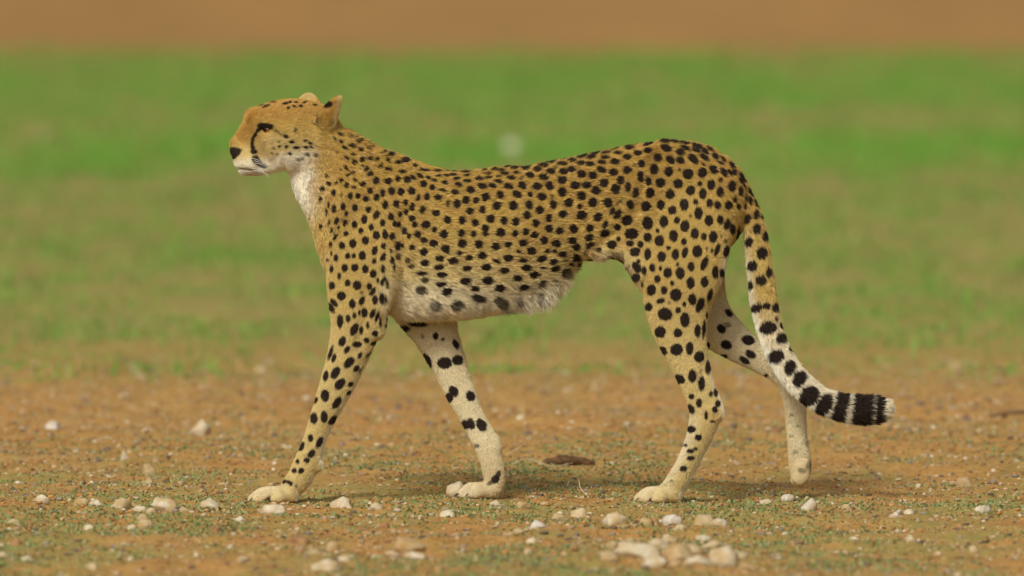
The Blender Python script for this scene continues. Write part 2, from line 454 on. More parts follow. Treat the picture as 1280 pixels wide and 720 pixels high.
V, FQ = surface_nets(D)
def laplace(V, it, lam):
    e = np.concatenate([FQ[:, [0, 1]], FQ[:, [1, 2]], FQ[:, [2, 3]], FQ[:, [3, 0]]])
    n = np.bincount(e.ravel(), minlength=len(V))[:, None]
    for _ in range(it):
        acc = np.zeros_like(V)
        for d in range(3):
            acc[:, d] = np.bincount(e[:, 0], V[e[:, 1], d], len(V)) + np.bincount(e[:, 1], V[e[:, 0], d], len(V))
        V = V + lam * (acc / n - V)
    return V
V = laplace(V, 2, 0.5)
FN = np.cross(V[FQ[:, 2]] - V[FQ[:, 0]], V[FQ[:, 3]] - V[FQ[:, 1]])
VN = np.zeros_like(V)
for d in range(3):
    for k in range(4): VN[:, d] += np.bincount(FQ[:, k], FN[:, d], len(V))
VN /= np.linalg.norm(VN, axis=1)[:, None] + 1e-9

# --- flow, hair length and region weights at each vertex
mid_ = np.array([s[0] for s in SEG]); tan_ = np.array([s[1] for s in SEG]); rad_ = np.array([s[2] for s in SEG])
hair_ = np.array([s[3] for s in SEG], float)
REG = ['trunk', 'neck', 'throat', 'leg_near', 'leg_far', 'tail', 'head', 'nose', 'ear']
onehot = np.array([[s[4] == r for r in REG] for s in SEG], float)
flow = np.zeros_like(V); hlen = np.zeros(len(V)); RW = np.zeros((len(V), len(REG)))
for i in range(0, len(V), 8000):
    v = V[i:i + 8000]
    dist = np.linalg.norm(v[:, None] - mid_[None], axis=2) / rad_[None]
    wgt = 1.0 / (0.15 + dist) ** 7
    wgt /= wgt.sum(1)[:, None]
    flow[i:i + 8000] = wgt @ tan_; hlen[i:i + 8000] = wgt @ hair_; RW[i:i + 8000] = wgt @ onehot
RWd = {r: RW[:, i] for i, r in enumerate(REG)}

# --- coat: ground colour of the fur
vx, vy, vz = V[:, 0], V[:, 1], V[:, 2]
vpy = 625 - vz - 0.061 * vy
def lerp(c, col, f): return c + (np.asarray(col)[None] - c) * np.clip(f, 0, 1)[:, None]
TAN, GOLD, CREAM, WHITE, ORANGE = (0.56, 0.39, 0.108), (0.46, 0.285, 0.060), (0.70, 0.58, 0.28), (0.92, 0.89, 0.76), (0.50, 0.27, 0.055)
C = np.tile(np.array(TAN), (len(V), 1))
C = lerp(C, GOLD, sstep(300, 210, vpy) * (RWd['trunk'] + RWd['neck']) * 0.85)
C = lerp(C, GOLD, sstep(0.2, 0.9, VN[:, 2]) * RWd['trunk'] * 0.5)
belly = np.interp(vx, [440, 480, 560, 640, 690, 720, 745, 790], [360, 338, 342, 344, 336, 328, 320, 318])
bw = RWd['trunk'] * sstep(-30, 26, vpy - belly) * sstep(455, 500, vx) * sstep(815, 770, vx)
C = lerp(C, CREAM, bw * 1.0)
C = lerp(C, WHITE, RWd['trunk'] * sstep(-2, 30, vpy - belly) * sstep(455, 500, vx) * sstep(800, 760, vx) * 0.9)
thr = np.interp(vpy, [150, 190, 215, 240, 270, 300, 330], [386, 390, 392, 391, 394, 394, 392])
C = lerp(C, CREAM, (RWd['throat'] + RWd['neck']) * sstep(34, 0, vx - thr) * sstep(200, 230, vpy) * sstep(330, 290, vpy) * 0.7)
C = lerp(C, WHITE, (RWd['throat'] + RWd['neck'] + RWd['trunk'] + RWd['head']) * sstep(10, -14, vx - thr) * sstep(188, 215, vpy) * sstep(290, 235, vpy) * 0.9)
leg = RWd['leg_near'] + RWd['leg_far']
C = lerp(C, CREAM, leg * sstep(290, 470, vpy) * 0.6)
C = lerp(C, CREAM, RWd['trunk'] * sstep(280, 350, vpy) * 0.45)
side = np.where(vy < 0, VN[:, 1], -VN[:, 1])      # +1 on the inner face of a leg
C = lerp(C, (0.76, 0.67, 0.45), leg * sstep(-0.1, 0.7, side) * sstep(330, 380, vpy) * 0.9)
C = lerp(C, (0.58, 0.44, 0.22), RWd['leg_far'] * sstep(540, 600, vpy) * 0.7)
C = lerp(C, WHITE, RWd['leg_near'] * sstep(0.55, 0.95, VN[:, 0]) * sstep(430, 500, vpy) * 0.6)
C = lerp(C, (0.74, 0.65, 0.44), RWd['leg_near'] * sstep(0.1, -0.8, VN[:, 0]) * sstep(820, 840, vx) * sstep(500, 540, vpy) * 0.8)
C = lerp(C, ORANGE, RWd['leg_near'] * sstep(868, 900, vx) * sstep(500, 520, vpy) * sstep(600, 560, vpy) * 0.35)
C = lerp(C, WHITE, RWd['tail'] * sstep(-0.2, -0.9, VN[:, 0] * 0.8 + VN[:, 2] * 0.5) * 0.8)
C = lerp(C, WHITE, RWd['tail'] * sstep(360, 450, vpy) * 0.6)
# rump edge under the tail
C = lerp(C, WHITE, sstep(0.5, 0.95, VN[:, 0]) * sstep(895, 905, vx) * sstep(300, 330, vpy) * RWd['leg_near'] * 0.6)
hw = RWd['head'] + RWd['ear'] + RWd['nose']
C = lerp(C, ORANGE, hw * sstep(162, 140, vpy) * 0.75)
C = lerp(C, ORANGE, hw * sstep(330, 305, vx) * sstep(186, 170, vpy) * 0.6)
jaw = np.interp(vx, [286, 300, 330, 350, 390, 400], [199, 200, 198, 190, 184, 186])
C = lerp(C, CREAM, hw * sstep(-26, 0, vpy - jaw) * 0.6)
C = lerp(C, WHITE, hw * sstep(-6, 10, vpy - jaw) * 0.9)
C = lerp(C, (0.50, 0.38, 0.28), hw * sstep(208, 214, vpy) * sstep(330, 322, vx) * 0.5)
C = lerp(C, CREAM, hw * np.exp(-(((vx - 340) / 18) ** 2 + ((vpy - 176) / 9) ** 2)) * 0.6)
C = lerp(C, CREAM, RWd['ear'] * sstep(416, 422, vx + (vpy - 135) * 0.25) * 0.8)
C = lerp(C, CREAM, RWd['ear'] * sstep(400, 392, vx) * 0.5)
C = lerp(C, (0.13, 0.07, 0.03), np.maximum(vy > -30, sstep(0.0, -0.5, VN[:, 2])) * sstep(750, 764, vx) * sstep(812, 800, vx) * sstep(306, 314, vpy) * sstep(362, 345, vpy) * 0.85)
for pxx, pyy, yy in ((356, 628, NF + 6), (607, 622, FF), (834, 628, NH)):   # paler toes, dark pads underneath
    pm = np.exp(-(((vx - pxx + 22) / 30) ** 2 + ((vy - yy) / 24) ** 2)) * sstep(594, 612, vpy)
    C = lerp(C, (0.72, 0.62, 0.42), pm * 0.75)
    C = lerp(C, (0.42, 0.22, 0.07), pm * sstep(14, 2, vz) * sstep(0.3, 0.75, vnoise(vx * 0.25, (vy + vz) * 0.3, 91)) * 0.55)
    C = lerp(C, (0.10, 0.06, 0.04), pm * sstep(3.2, 1.0, vz) * 0.8)

# --- coat: the dark spots, plus the flank crease's shade painted among them, read as (x, y, half-length, half-width, tilt) in tiles of an 8x enlargement
TILES = {
(400, 160, 8): """195 62 35 12 30;288 95 22 12 15;365 108 25 9 -10;145 105 22 10 55;205 133 20 14 20;385 152 40 11 -12;242 198 32 17 30;308 180 32 16 20;400 225 25 13;497 218 30 12 -20;170 240 18 12 50 .4;325 264 25 13 15;268 300 28 14 25;345 340 26 24;420 318 28 24;495 316 26 16 -15;565 326 28 15 -10;625 268 28 12 -25;710 283 38 24 -10;678 337 26 20;785 355 40 17 -5;855 330 45 22 5;425 380 20 8 -10;262 395 25 14 60;470 408 32 18 -40;610 388 32 18 -30;690 420 36 18 8;505 460 30 24 -15;215 415 16 14 0 .4;825 440 38 18;945 380 25 14 20;1040 425 60 14 8;1170 432 45 13;1265 415 40 18;333 447 26 16 -35;285 467 22 18 -10;72 470 22 14 80;102 548 20 20;172 542 16 16;222 520 22 20 -45;272 568 28 20 -60;360 522 28 14 30;435 566 32 26 10;565 532 34 38;685 536 34 34;780 515 24 30;870 520 36 32;928 498 32 20 40;995 478 38 22 35;1080 500 30 16 30;1145 530 30 16 20;1185 485 34 11;1260 480 28 14;1250 552 36 20 10;1032 565 38 30 15;1125 602 32 26 30;1230 628 45 16 10;348 597 20 20;30 598 26 22;145 640 24 32;312 678 24 36;388 684 22 28;508 634 28 26;632 654 26 36;720 636 32 36;812 642 34 36;917 633 36 38;985 700 22 34;1075 690 26 36;1183 700 34 28;15 700 18 24;222 668 16 20 0 .4;466 715 30 30;572 700 30 34""",
(400, 250, 8): """97 45 12 36;77 122 12 36;152 85 24 42;246 66 24 38;358 79 28 34;277 137 20 28;493 97 26 30;572 152 44 30 -60;658 52 30 40;766 40 32 36;856 25 22 28;925 66 25 38;1030 102 30 38;862 118 28 34;797 143 20 30;711 171 30 34;108 222 12 32;183 210 36 22 -70;264 230 34 22 -65;356 248 26 36;452 195 30 42;633 234 26 34;745 238 18 30;783 250 26 34;924 186 34 32;956 247 28 26;1066 246 42 38;1165 135 36 32;1270 200 30 36;1150 297 24 28;519 275 24 32;22 252 18 26;132 302 10 28;200 278 12 20;158 335 8 22;415 312 24 28;272 340 24 24;168 372 32 16 -60;571 355 32 42;658 348 28 44;723 365 28 38;844 310 32 36;895 362 24 26;984 344 34 30;1045 400 34 30;1140 432 40 34;1243 342 40 40;1260 485 42 38;461 406 34 40;337 438 34 42;233 457 28 36;125 445 14 24;132 532 8 24;640 464 24 32;553 508 44 26 -70;780 460 30 46;820 455 18 20;712 510 12 16;926 470 34 26;1042 515 42 36;1204 577 42 28;174 577 20 36;288 560 22 28;347 558 20 24;431 558 34 42;638 572 44 26 -65;548 615 20 28;722 600 20 34;780 565 24 34 0 .8;875 600 28 28 0 .75;915 655 36 24 0 .7;1054 625 46 30;1196 667 48 26;130 690 18 36;92 597 14 16;258 680 30 40;356 676 34 40;460 690 30 40;636 690 20 42;740 670 10 44""",
(400, 340, 8): """80 8 16 18;202 40 18 32;133 135 28 38;286 110 26 34;380 132 42 46;537 18 32 42;583 82 14 24;636 88 46 22 -60;675 118 14 40;502 146 24 36;533 195 46 24 -60;46 152 20 40;223 238 40 44;150 303 50 22 50;122 352 60 24 62;330 318 30 46;423 286 48 24 -65;424 208 16 18 0 .5;556 277 26 44;622 262 24 54;655 270 8 40;450 406 32 46;398 404 12 26;350 434 18 32;288 462 22 38;210 490 30 68;532 412 48 22 -68;574 448 54 16 -75;603 500 10 50;348 570 66 32 -65;418 578 20 40;484 530 15 34;552 610 28 28;230 690 50 34 -65;470 677 26 28;535 705 34 16 -20;1025 5 52 20;1050 70 40 28 0 .85;1215 110 50 26;1020 165 60 38 0 .85;1265 180 40 36;1225 20 48 26;1165 305 55 40 0 .55;850 110 30 14 0 .4;850 540 48 30 15;980 505 90 26 5;1155 628 26 34;1225 660 18 14;1025 630 16 20 0 .4""",
(560, 180, 8): """10 255 22 18;48 312 42 14;85 352 34 18;60 275 40 10;180 285 50 10;185 318 38 15;190 375 40 18 5;105 412 38 24 10;68 488 38 26 20;228 465 44 34;92 608 36 42;180 566 38 38;282 572 30 32;376 537 38 42;220 676 36 36;342 660 34 38;488 625 44 42;650 622 44 42;808 612 38 44;915 662 38 42;785 712 38 40;1050 605 34 44;1205 587 46 42;1145 700 44 36;1005 740 36 40;313 352 42 20;345 428 46 32 10;400 297 42 12;365 263 30 10;410 340 38 12;447 424 42 26 15;465 255 34 12 -15;530 265 46 13;510 330 28 11;566 298 42 18;508 380 44 18 10;605 430 46 30 20;523 515 42 34 40;602 222 50 14 -15;665 240 44 18 -5;628 342 44 22;688 290 36 15;735 345 20 18 0 .5;742 420 44 34 30;690 510 50 34 20;725 202 38 14 -5;768 240 46 28;848 188 44 20;820 318 46 28 10;823 510 34 26 25;890 428 46 38 15;938 530 42 38;897 258 42 26;955 215 52 20;955 336 50 32 10;1010 176 70 20;1028 280 48 30 5;1070 240 28 12 0 .5;1012 422 40 44;1040 525 18 20 0 .5;1140 485 44 46;1140 365 48 40;1142 200 56 20;1152 280 42 30;1120 150 60 12;1235 255 46 30;1240 165 46 16;1260 417 36 38;0 600 18 34""",
(560, 270, 8): """10 48 24 34;143 48 36 42;272 72 36 36;425 32 38 42;560 50 36 44;676 60 36 42;872 72 38 40;1008 120 40 38;1108 142 38 36;1250 120 44 40;372 125 36 38;375 178 32 28;137 172 34 38;255 180 28 30;525 165 42 42;668 176 30 34;772 155 32 36;857 185 36 32;950 238 42 40;143 275 44 40;307 284 42 42;478 302 44 36;600 282 36 30;746 266 40 34;830 343 46 36;1077 265 44 36;1235 234 44 32;120 370 30 22;212 414 42 26;340 390 46 32;485 445 46 16 18;600 410 52 32;700 348 24 16 20;740 435 40 22;985 343 30 20;1057 343 26 18;1140 367 46 28 -10;932 418 52 30 -15;1045 443 42 26 -20;55 445 48 34;188 518 46 26;382 506 52 34;560 535 52 28;780 506 52 30;942 502 34 11;1160 427 24 10 -10;1060 508 46 28 -20;1155 538 48 32 -40;1218 460 20 18;176 640 56 34;396 632 56 36;690 604 46 28;855 572 54 30 -8;265 710 46 26;515 700 52 32;750 690 56 28 -10;930 652 50 28 -30;5 335 14 40""",
(560, 320, 8): """300 395 66 32 8 .95;525 425 66 40 20 .8;95 460 64 40 -5 .75;705 405 34 24 0 .7;905 340 50 22 -50 .8;1060 215 30 20 0 .35;5 335 36 34""",
(680, 170, 8): """375 385 46 38;487 395 44 38;370 275 48 19;465 285 46 22;385 205 60 18 -15;475 212 46 22 -10;520 170 50 20 -20;575 268 44 22 12;612 218 46 20;620 170 48 14 -12;735 170 46 18;575 342 48 30 15;690 366 42 38;712 262 44 28;595 470 44 40;425 492 46 34;310 497 48 36;372 597 44 42;515 545 44 42;485 664 46 46;636 664 46 46;710 530 46 48;762 445 36 42;830 345 42 40;830 212 48 28;848 120 52 20;900 80 60 16 -15;720 120 60 16 -25;935 175 46 24 8;1050 80 66 18 -20;1040 150 46 28;975 280 38 38;905 290 16 18 0 .5;960 405 32 56;835 512 28 52;908 560 54 28 -75;1045 450 36 44;1060 568 50 50;855 680 36 42;1020 700 54 50;1100 332 42 52;1140 218 42 36;1220 125 58 34 20;1162 464 46 46;350 705 30 26;745 660 60 12 -42 .6""",  # last entry is no spot: shade of the flank crease painted into the coat
(680, 260, 8): """322 378 44 34 -20;310 475 44 34 -25;372 68 48 44;537 86 40 44;455 195 38 38;452 285 44 34 -25;457 360 40 28 -30;465 468 34 26;545 408 24 22;610 158 46 24 -65;604 244 52 34 -15;678 28 40 24 -65;730 55 54 28 -60;728 183 40 30 30;745 308 24 24;680 362 50 40;825 118 58 54;875 258 66 52;862 350 36 28;962 362 30 32;910 436 52 44;945 530 18 22;320 535 20 16;415 430 16 16 0 .7;1035 152 52 62;1035 295 40 48;1035 460 32 58;1000 628 24 44;640 462 90 24 -5 .8;800 530 60 40 30;930 590 60 36 55;920 690 40 40""",
(800, 170, 8): """300 240 50 34 40;400 165 46 32 15;250 60 50 20 5;340 62 50 14 10;440 75 52 20 10;450 128 56 18 25;398 243 44 32 25;525 232 60 34 42;565 105 56 30 20;555 150 50 18 28;640 158 46 24 35;636 220 56 24 35;690 135 44 18 30;740 208 40 26 45;725 340 50 36 45;815 235 44 18 45;795 272 40 12 25;628 285 24 10 45;615 370 44 50;475 380 50 50;285 355 42 48;388 335 18 18 0 .5;378 475 46 48;500 546 46 50;590 478 24 24;705 490 40 52;795 443 20 26;830 368 52 28 55;890 370 40 16 55;930 362 32 26 50;905 292 44 24 50;908 502 38 54;1010 410 56 26 60;990 440 36 14 55;1030 500 50 12 65;988 545 22 52;790 560 34 52;620 580 36 54;298 585 44 48;205 688 38 48;437 690 44 58;550 664 24 28;685 676 30 40;765 695 34 40;868 690 36 44;937 633 22 32;968 700 20 34;1045 610 14 40;1090 555 56 18 60;1090 640 50 18 75;1150 665 50 20 70;1035 695 14 34""",
(800, 260, 8): """235 135 42 58;365 127 28 34;320 22 40 44;443 183 44 58;577 57 40 58;680 128 40 56;787 120 30 46;853 164 58 28 -75;905 204 32 48;172 228 16 24;190 330 44 54;330 280 42 58;540 256 38 54;628 288 28 36;720 294 40 60;433 340 26 32;278 400 20 22;210 487 42 50;347 466 36 52;441 446 56 28 -75;565 435 48 58;760 418 66 22 -70;845 430 60 26 -75;912 425 66 20 -65;965 235 68 14 -82;120 597 28 40;200 604 14 24;272 648 42 50;368 564 14 22;393 652 44 58;503 588 34 46;634 555 74 30 -70;740 640 30 62;804 650 24 40;855 575 20 26;838 328 16 22 0 .5;800 285 8 22 0 .5;658 410 14 20 0 .4;710 430 12 22;500 82 14 18 0 .6;1068 100 36 50;1155 60 28 46;1205 70 14 40;1165 205 34 52;1030 245 20 50;1100 335 32 46;1235 275 24 52;1210 448 44 60;1135 575 38 54;1270 640 24 52;1210 720 46 48;1050 400 36 28;1075 450 14 28;1070 610 16 50""",
(800, 350, 8): """112 100 44 56;235 102 32 40;316 32 20 24;170 -10 30 36;497 30 38 58;635 18 36 52;352 148 54 62;202 208 42 26 -20;285 225 14 14 0 .4;87 266 38 38;247 340 68 62;435 240 18 24;514 192 38 58;590 248 78 34 -70;375 300 26 30;440 395 46 70;688 148 64 22 -75;200 515 52 54;372 526 42 42;567 506 28 66;626 490 90 16 -85;362 690 60 56;232 700 46 30 50;490 680 36 64;585 762 48 54;657 350 10 30;22 45 10 24;55 360 8 26;893 318 46 26 50;820 475 50 36 45;870 632 54 40 20;880 435 34 24 0 .4;1050 455 34 12 25;1090 590 66 46 15;680 640 26 46;1120 45 24 42;1110 220 10 50""",
(800, 440, 8): """670 150 26 66;395 265 56 40 35;517 236 36 64;610 310 36 70;513 437 26 26;586 505 28 44;507 563 56 32 55;702 415 18 28;750 400 22 44;770 512 26 34;742 572 26 34;655 630 16 44;720 690 24 12;450 620 8 36;430 440 8 30;845 25 40 22;1055 65 56 26 35;1115 10 56 34 30;1090 150 32 20 30;1275 215 20 14""",
(900, 380, 8): """378 30 42 44;460 15 36 34;535 30 30 46;545 145 28 12 75;588 210 34 14 70;480 230 72 62;597 343 44 54;365 240 12 44;680 450 34 16 70;565 515 64 66;692 632 52 66""",
(360, 400, 8): """697 240 46 28 5;595 295 42 24 -60;434 328 72 18 -72;467 375 44 20 -70;724 350 36 18 -60;614 422 66 38 -50;686 480 38 22 -55;481 524 66 38 -60;387 556 54 24 -80;525 634 64 40 -50;627 637 26 22 -50;800 340 40 12 -50 .6;720 500 30 10 -65 .6""",
(330, 480, 8): """617 112 40 58;848 80 30 16 -50;527 160 34 16 -65;733 182 66 32 -55;795 218 32 18 -50 .7;507 340 34 54;605 322 32 56;687 355 56 28 -50;470 290 28 8 -70;540 45 24 8 -70;413 460 40 10 -65;472 535 24 36;556 577 60 26 -65;384 620 48 24 -65;480 690 46 30 -55""",
(290, 560, 9): """745 145 20 24;845 130 34 28;710 250 26 26;785 250 36 28 -50;590 370 28 24;640 380 30 18 20;668 395 20 24;725 425 14 20 0 .4;590 290 20 10 -55;640 235 20 8 -55""",
(300, 380, 2.77): """648 190 26 13 65;708 200 24 20;752 190 18 17;683 258 10 5 60;740 298 20 14 60;724 320 14 16;797 315 18 14 60;750 383 10 5 65;782 413 16 12 60;800 411 20 12 70;835 416 24 15 60;820 488 8 7 0 .5;826 540 10 4 70;892 590 16 8 -70 .9;884 604 16 12 -50;868 616 14 7 -30 .7;745 135 18 8 65""",
(780, 540, 7.2): """665 45 28 26;592 168 32 18 -5;638 146 18 14;597 230 34 20 -5;530 325 32 26 -15;555 118 14 12;425 440 14 12 0 .4""",
(760, 380, 2.768): """288 432 14 12;697 315 30 30;747 345 33 25 -60;660 258 22 25;700 508 7 20 0 .6;698 556 9 16 10 .4;676 574 16 8 15 .45;640 380 8 5 20 .2;662 420 7 5 0 .2;640 455 7 5 10 .2;690 480 6 9 0 .25;655 510 8 5 10 .2;700 440 5 8 0 .25""",
(270, 100, 5.539): """350 180 28 10 -20 .8;485 160 22 8 -10;515 150 12 8;545 180 16 6 20;555 152 14 6 10;590 178 14 8;615 152 16 6 -20;685 170 16 6 10;505 190 10 8;400 150 20 6 -10 .7;310 172 22 7 -15 .7;490 390 18 12 20;530 428 18 9 10;445 458 10 8;492 458 11 10;405 470 9 7 0 .6;515 505 14 9;560 465 22 10;620 418 14 8;655 437 14 8 20;625 462 20 8;660 460 16 6 30;635 510 18 10 0 .7;690 515 14 14 0 .6;395 500 8 6 0 .6;430 508 8 6 0 .6;555 345 12 16 0 .5;440 425 8 6 0 .5;585 545 25 9 0 .35;706 270 10 40 -10 .25;690 305 34 7 35 .25;722 290 8 40 20 .2;765 165 44 24;800 290 14 26 20 .2;352 322 50 24;318 316 28 20;298 345 24 13 -50;276 378 28 11 -55;260 408 25 11 -75;255 440 11 26;260 468 15 18;266 492 22 17;290 560 46 20 35 .95;325 585 34 14 20 .8;280 535 22 16 30 .8;440 365 40 8 40 .4;215 612 70 4 8 .5;128 496 44 30;118 482 34 20;146 486 36 18;124 524 24 18""",
}
spots = []
for (ox, oy, sc), txt in TILES.items():
    for row in txt.split(';'):
        q = [float(f) for f in row.split()]
        ang = math.radians(q[4]) if len(q) > 4 else 0.0
        st = q[5] ** 0.6 if len(q) > 5 else 1.0
        spots.append((ox + q[0] / sc, oy + q[1] / sc, q[2] / sc * 1.03 + 0.25, q[3] / sc * 1.03 + 0.25, ang, st))
bands = [(1050, 509, 9, 26, 0.25), (1078, 511, 13, 28, 0.1), (1098, 511, 5.5, 26, 0.05)]   # rings round the tail end

BODY = fast_mesh('body', V * S * np.array([1, 1, 1]) - np.array([640 * S, 0, 0]), FQ)
bvh = BVHTree.FromPolygons([tuple(p) for p in V], [tuple(f) for f in FQ.tolist()])

def spot_hits():
    out = []
    lens = np.array([640, -CAM_D / S, CAM_H / S])
    for (px, py, a, b_, ang, st) in spots:
        for side_ in (-1, 1):
            tgt = np.array([px, 0, 625 - py])
            if side_ < 0:
                d_ = tgt - lens; d_ /= np.linalg.norm(d_)
                for dn_ in (0, 2, 4, 6, 8):
                    hit = bvh.ray_cast(Vector(lens + d_ * (np.linalg.norm(tgt - lens) - 200) + np.array([-0.6 * dn_ if px > 880 else 0, 0, -dn_])), Vector(d_), 400)
                    if hit[0] is not None or py > 300: break
            else:      # the far flank carries a like pattern, shifted
                if not (400 < px < 930 and 170 < py < 400): continue
                hit = bvh.ray_cast(Vector((px + 9, 200, 625 - py - 4)), Vector((0, -1, 0)), 400)
            if hit[0] is None: continue
            out.append((px + (9 if side_ > 0 else 0), py + (4 if side_ > 0 else 0), hit[0].y, a, b_, ang, st, side_))
    return out
HITS = spot_hits()

def coat_dark(pts, nrm):
    """how dark the coat is at points (pixels) on the skin"""
    x, y, z = pts.T
    py = 625 - z - 0.061 * y
    order = np.argsort(x); xsrt = x[order]
    dark = np.zeros(len(pts))
    wob = (vnoise(x * 0.55 + 7, (z + 0.7 * y) * 0.55, 31) - 0.5) * 0.45
    for (px, spy, hy, a, b_, ang, st, side_) in HITS:
        R = max(a, b_) * 1.35
        lo, hi = np.searchsorted(xsrt, [px - R, px + R])
        if hi <= lo: continue
        j = order[lo:hi]
        pyj = py[j] if side_ < 0 else 625 - z[j]
        dxx = x[j] - px; dyy = pyj - spy
        c, s_ = math.cos(ang), math.sin(ang)
        q = np.sqrt(((dxx * c + dyy * s_) / a) ** 2 + ((-dxx * s_ + dyy * c) / b_) ** 2) + wob[j] * 0.42
        soft = 0.9 / min(a, b_)
        f = sstep(1.0 + soft, 1.0 - soft, q) * st
        f = f * sstep(1.9 * max(a, b_) + 6, 1.3 * max(a, b_) + 4, np.abs(y[j] - hy)) * (nrm[j, 1] * side_ > -0.35)
        dark[j] = np.maximum(dark[j], f)
    for (px, spy, a, b_, sk) in bands:
        dxx = (x - px) + (py - spy) * sk
        f = sstep(1.25, 0.8, np.abs(dxx) / a) * (np.abs(py - spy) < b_)
        dark = np.maximum(dark, f)
    return dark
DARK = (0.024, 0.015, 0.011)
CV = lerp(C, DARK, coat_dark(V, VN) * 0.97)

m_skin, t, b = mat('cheetah_skin', 0.6, 0.15)
at = node(t, 'ShaderNodeAttribute', attribute_name='coat')
tc = node(t, 'ShaderNodeNewGeometry')
nz = noise(mapping((1, 1, 1)), 220, 3)
mul = node(t, 'ShaderNodeMix', data_type='RGBA', blend_type='MULTIPLY')
mul.inputs[0].default_value = 1.0
t.links.new(at.outputs['Color'], mul.inputs[6]); t.links.new(ramp(t, nz, [(0.3, (0.72, 0.70, 0.66)), (0.7, (1, 1, 1))]), mul.inputs[7])
t.links.new(mul.outputs[2], b.inputs['Base Color'])
m_fur, t, b = mat('cheetah_fur', 0.65, 0.12)
at = node(t, 'ShaderNodeAttribute', attribute_name='coat')
t.links.new(at.outputs['Color'], b.inputs['Base Color'])

ca = BODY.attributes.new('coat', 'FLOAT_COLOR', 'POINT')
ca.data.foreach_set('color', np.concatenate([CV, np.ones((len(CV), 1))], 1).astype(np.float32).ravel())
cheetah = bpy.data.objects.new('cheetah', None)
COL.objects.link(cheetah)
cheetah.empty_display_size = 0.2
cheetah.location.z = -0.003
tag(cheetah, 'slender spotted cheetah striding across the stony soil with its tail hanging low', 'cheetah')
body = link_mesh('body', BODY, m_skin, cheetah)

# --- fur: short hairs combed along the flow
tri = np.concatenate([FQ[:, [0, 1, 2]], FQ[:, [0, 2, 3]]])
e1 = V[tri[:, 1]] - V[tri[:, 0]]; e2 = V[tri[:, 2]] - V[tri[:, 0]]
area = 0.5 * np.linalg.norm(np.cross(e1, e2), axis=1)
tn = VN[tri].mean(1)
dens = area * np.where(tn[:, 1] < 0.25, 1.0, 0.4)
nose_t = RWd['nose'][tri].mean(1)
dens = dens * (nose_t < 0.35) * np.where((V[tri[:, 0], 2] < 22) & (V[tri[:, 0], 0] < 880), 0.55, 1.0) * (1 + 0.8 * (RWd['head'] + RWd['ear'])[tri].mean(1)) * (V[tri[:, 0], 2] > 2.0)
NH_ = 420000
pick = rng.choice(len(tri), NH_, p=dens / dens.sum())
u1, u2 = rng.random(NH_), rng.random(NH_)
fl_ = u1 + u2 > 1; u1[fl_] = 1 - u1[fl_]; u2[fl_] = 1 - u2[fl_]
root = V[tri[pick, 0]] + e1[pick] * u1[:, None] + e2[pick] * u2[:, None]
wv = np.stack([1 - u1 - u2, u1, u2], 1)
def interp(A): return (A[tri[pick]] * (wv[..., None] if A.ndim > 1 else wv)).sum(1)
nrm = interp(VN); nrm /= np.linalg.norm(nrm, axis=1)[:, None]
fdir = interp(flow)
L = interp(hlen) * (0.7 + 0.6 * rng.random(NH_)) / 1.9 * 1.0     # mm -> px
rpy = 625 - root[:, 2] - 0.061 * root[:, 1]
trunk_w, neck_w = interp(RWd['trunk']), interp(RWd['neck'] + RWd['throat'])
bel = np.interp(root[:, 0], [470, 560, 640, 690, 720, 750], [378, 380, 374, 352, 338, 318])
fringe = sstep(-14, 8, rpy - bel) * sstep(470, 500, root[:, 0]) * sstep(765, 735, root[:, 0]) * trunk_w
soft = sstep(-40, 0, rpy - bel) * sstep(470, 490, root[:, 0]) * sstep(760, 720, root[:, 0]) * trunk_w
rear = sstep(600, 690, root[:, 0])
L = L * (0.85 + 0.45 * soft) + fringe * (2 + 12 * rear) * 1.4 * rng.random(NH_) ** 2.0
ridge = sstep(0.45, 0.9, nrm[:, 2]) * sstep(560, 470, root[:, 0]) * neck_w
L = L * (1 + 0.9 * ridge)
L = L * (1 + 0.5 * interp(RWd['tail']) * sstep(1000, 1090, root[:, 0]))
fdir = fdir * (1 - 0.75 * fringe * rear)[:, None]
fdir = fdir + np.array([0.1, -0.05, -0.55]) * soft[:, None] + np.array([0.0, 0, -1.1]) * (fringe * (0.3 + 0.7 * rear))[:, None]
fdir = fdir + np.array([0.0, 0.0, -0.25]) * (trunk_w * (1 - soft))[:, None]
fdir /= np.linalg.norm(fdir, axis=1)[:, None] + 1e-9
tang = fdir - nrm * (fdir * nrm).sum(1)[:, None] * (1 - 0.75 * fringe)[:, None]
tang /= np.linalg.norm(tang, axis=1)[:, None] + 1e-9
clump = np.stack([vnoise(root[:, 0] * 0.22 + 50 * k, (root[:, 2] + root[:, 1]) * 0.22, 40 + k) - 0.5 for k in range(3)], 1)
jit = rng.normal(size=(NH_, 3)) * 0.14 + clump * 0.38
tang = tang + jit
tang /= np.linalg.norm(tang, axis=1)[:, None]
lift = 0.36 + 0.12 * rng.random(NH_) + 0.25 * ridge
d0 = nrm * (lift + 0.15)[:, None] + tang * (1 - lift)[:, None]
d1 = nrm * (lift * 0.45)[:, None] + tang
d0 /= np.linalg.norm(d0, axis=1)[:, None]; d1 /= np.linalg.norm(d1, axis=1)[:, None]
p0 = root - nrm * 0.4
p1 = p0 + d0 * (L * 0.38)[:, None]
p2 = p1 + (0.5 * d0 + 0.5 * d1) * (L * 0.34)[:, None]
p3 = p2 + d1 * (L * 0.34)[:, None]
pts = np.stack([p0, p1, p2, p3], 1)
pts[..., 2] = np.maximum(pts[..., 2], 0.2)
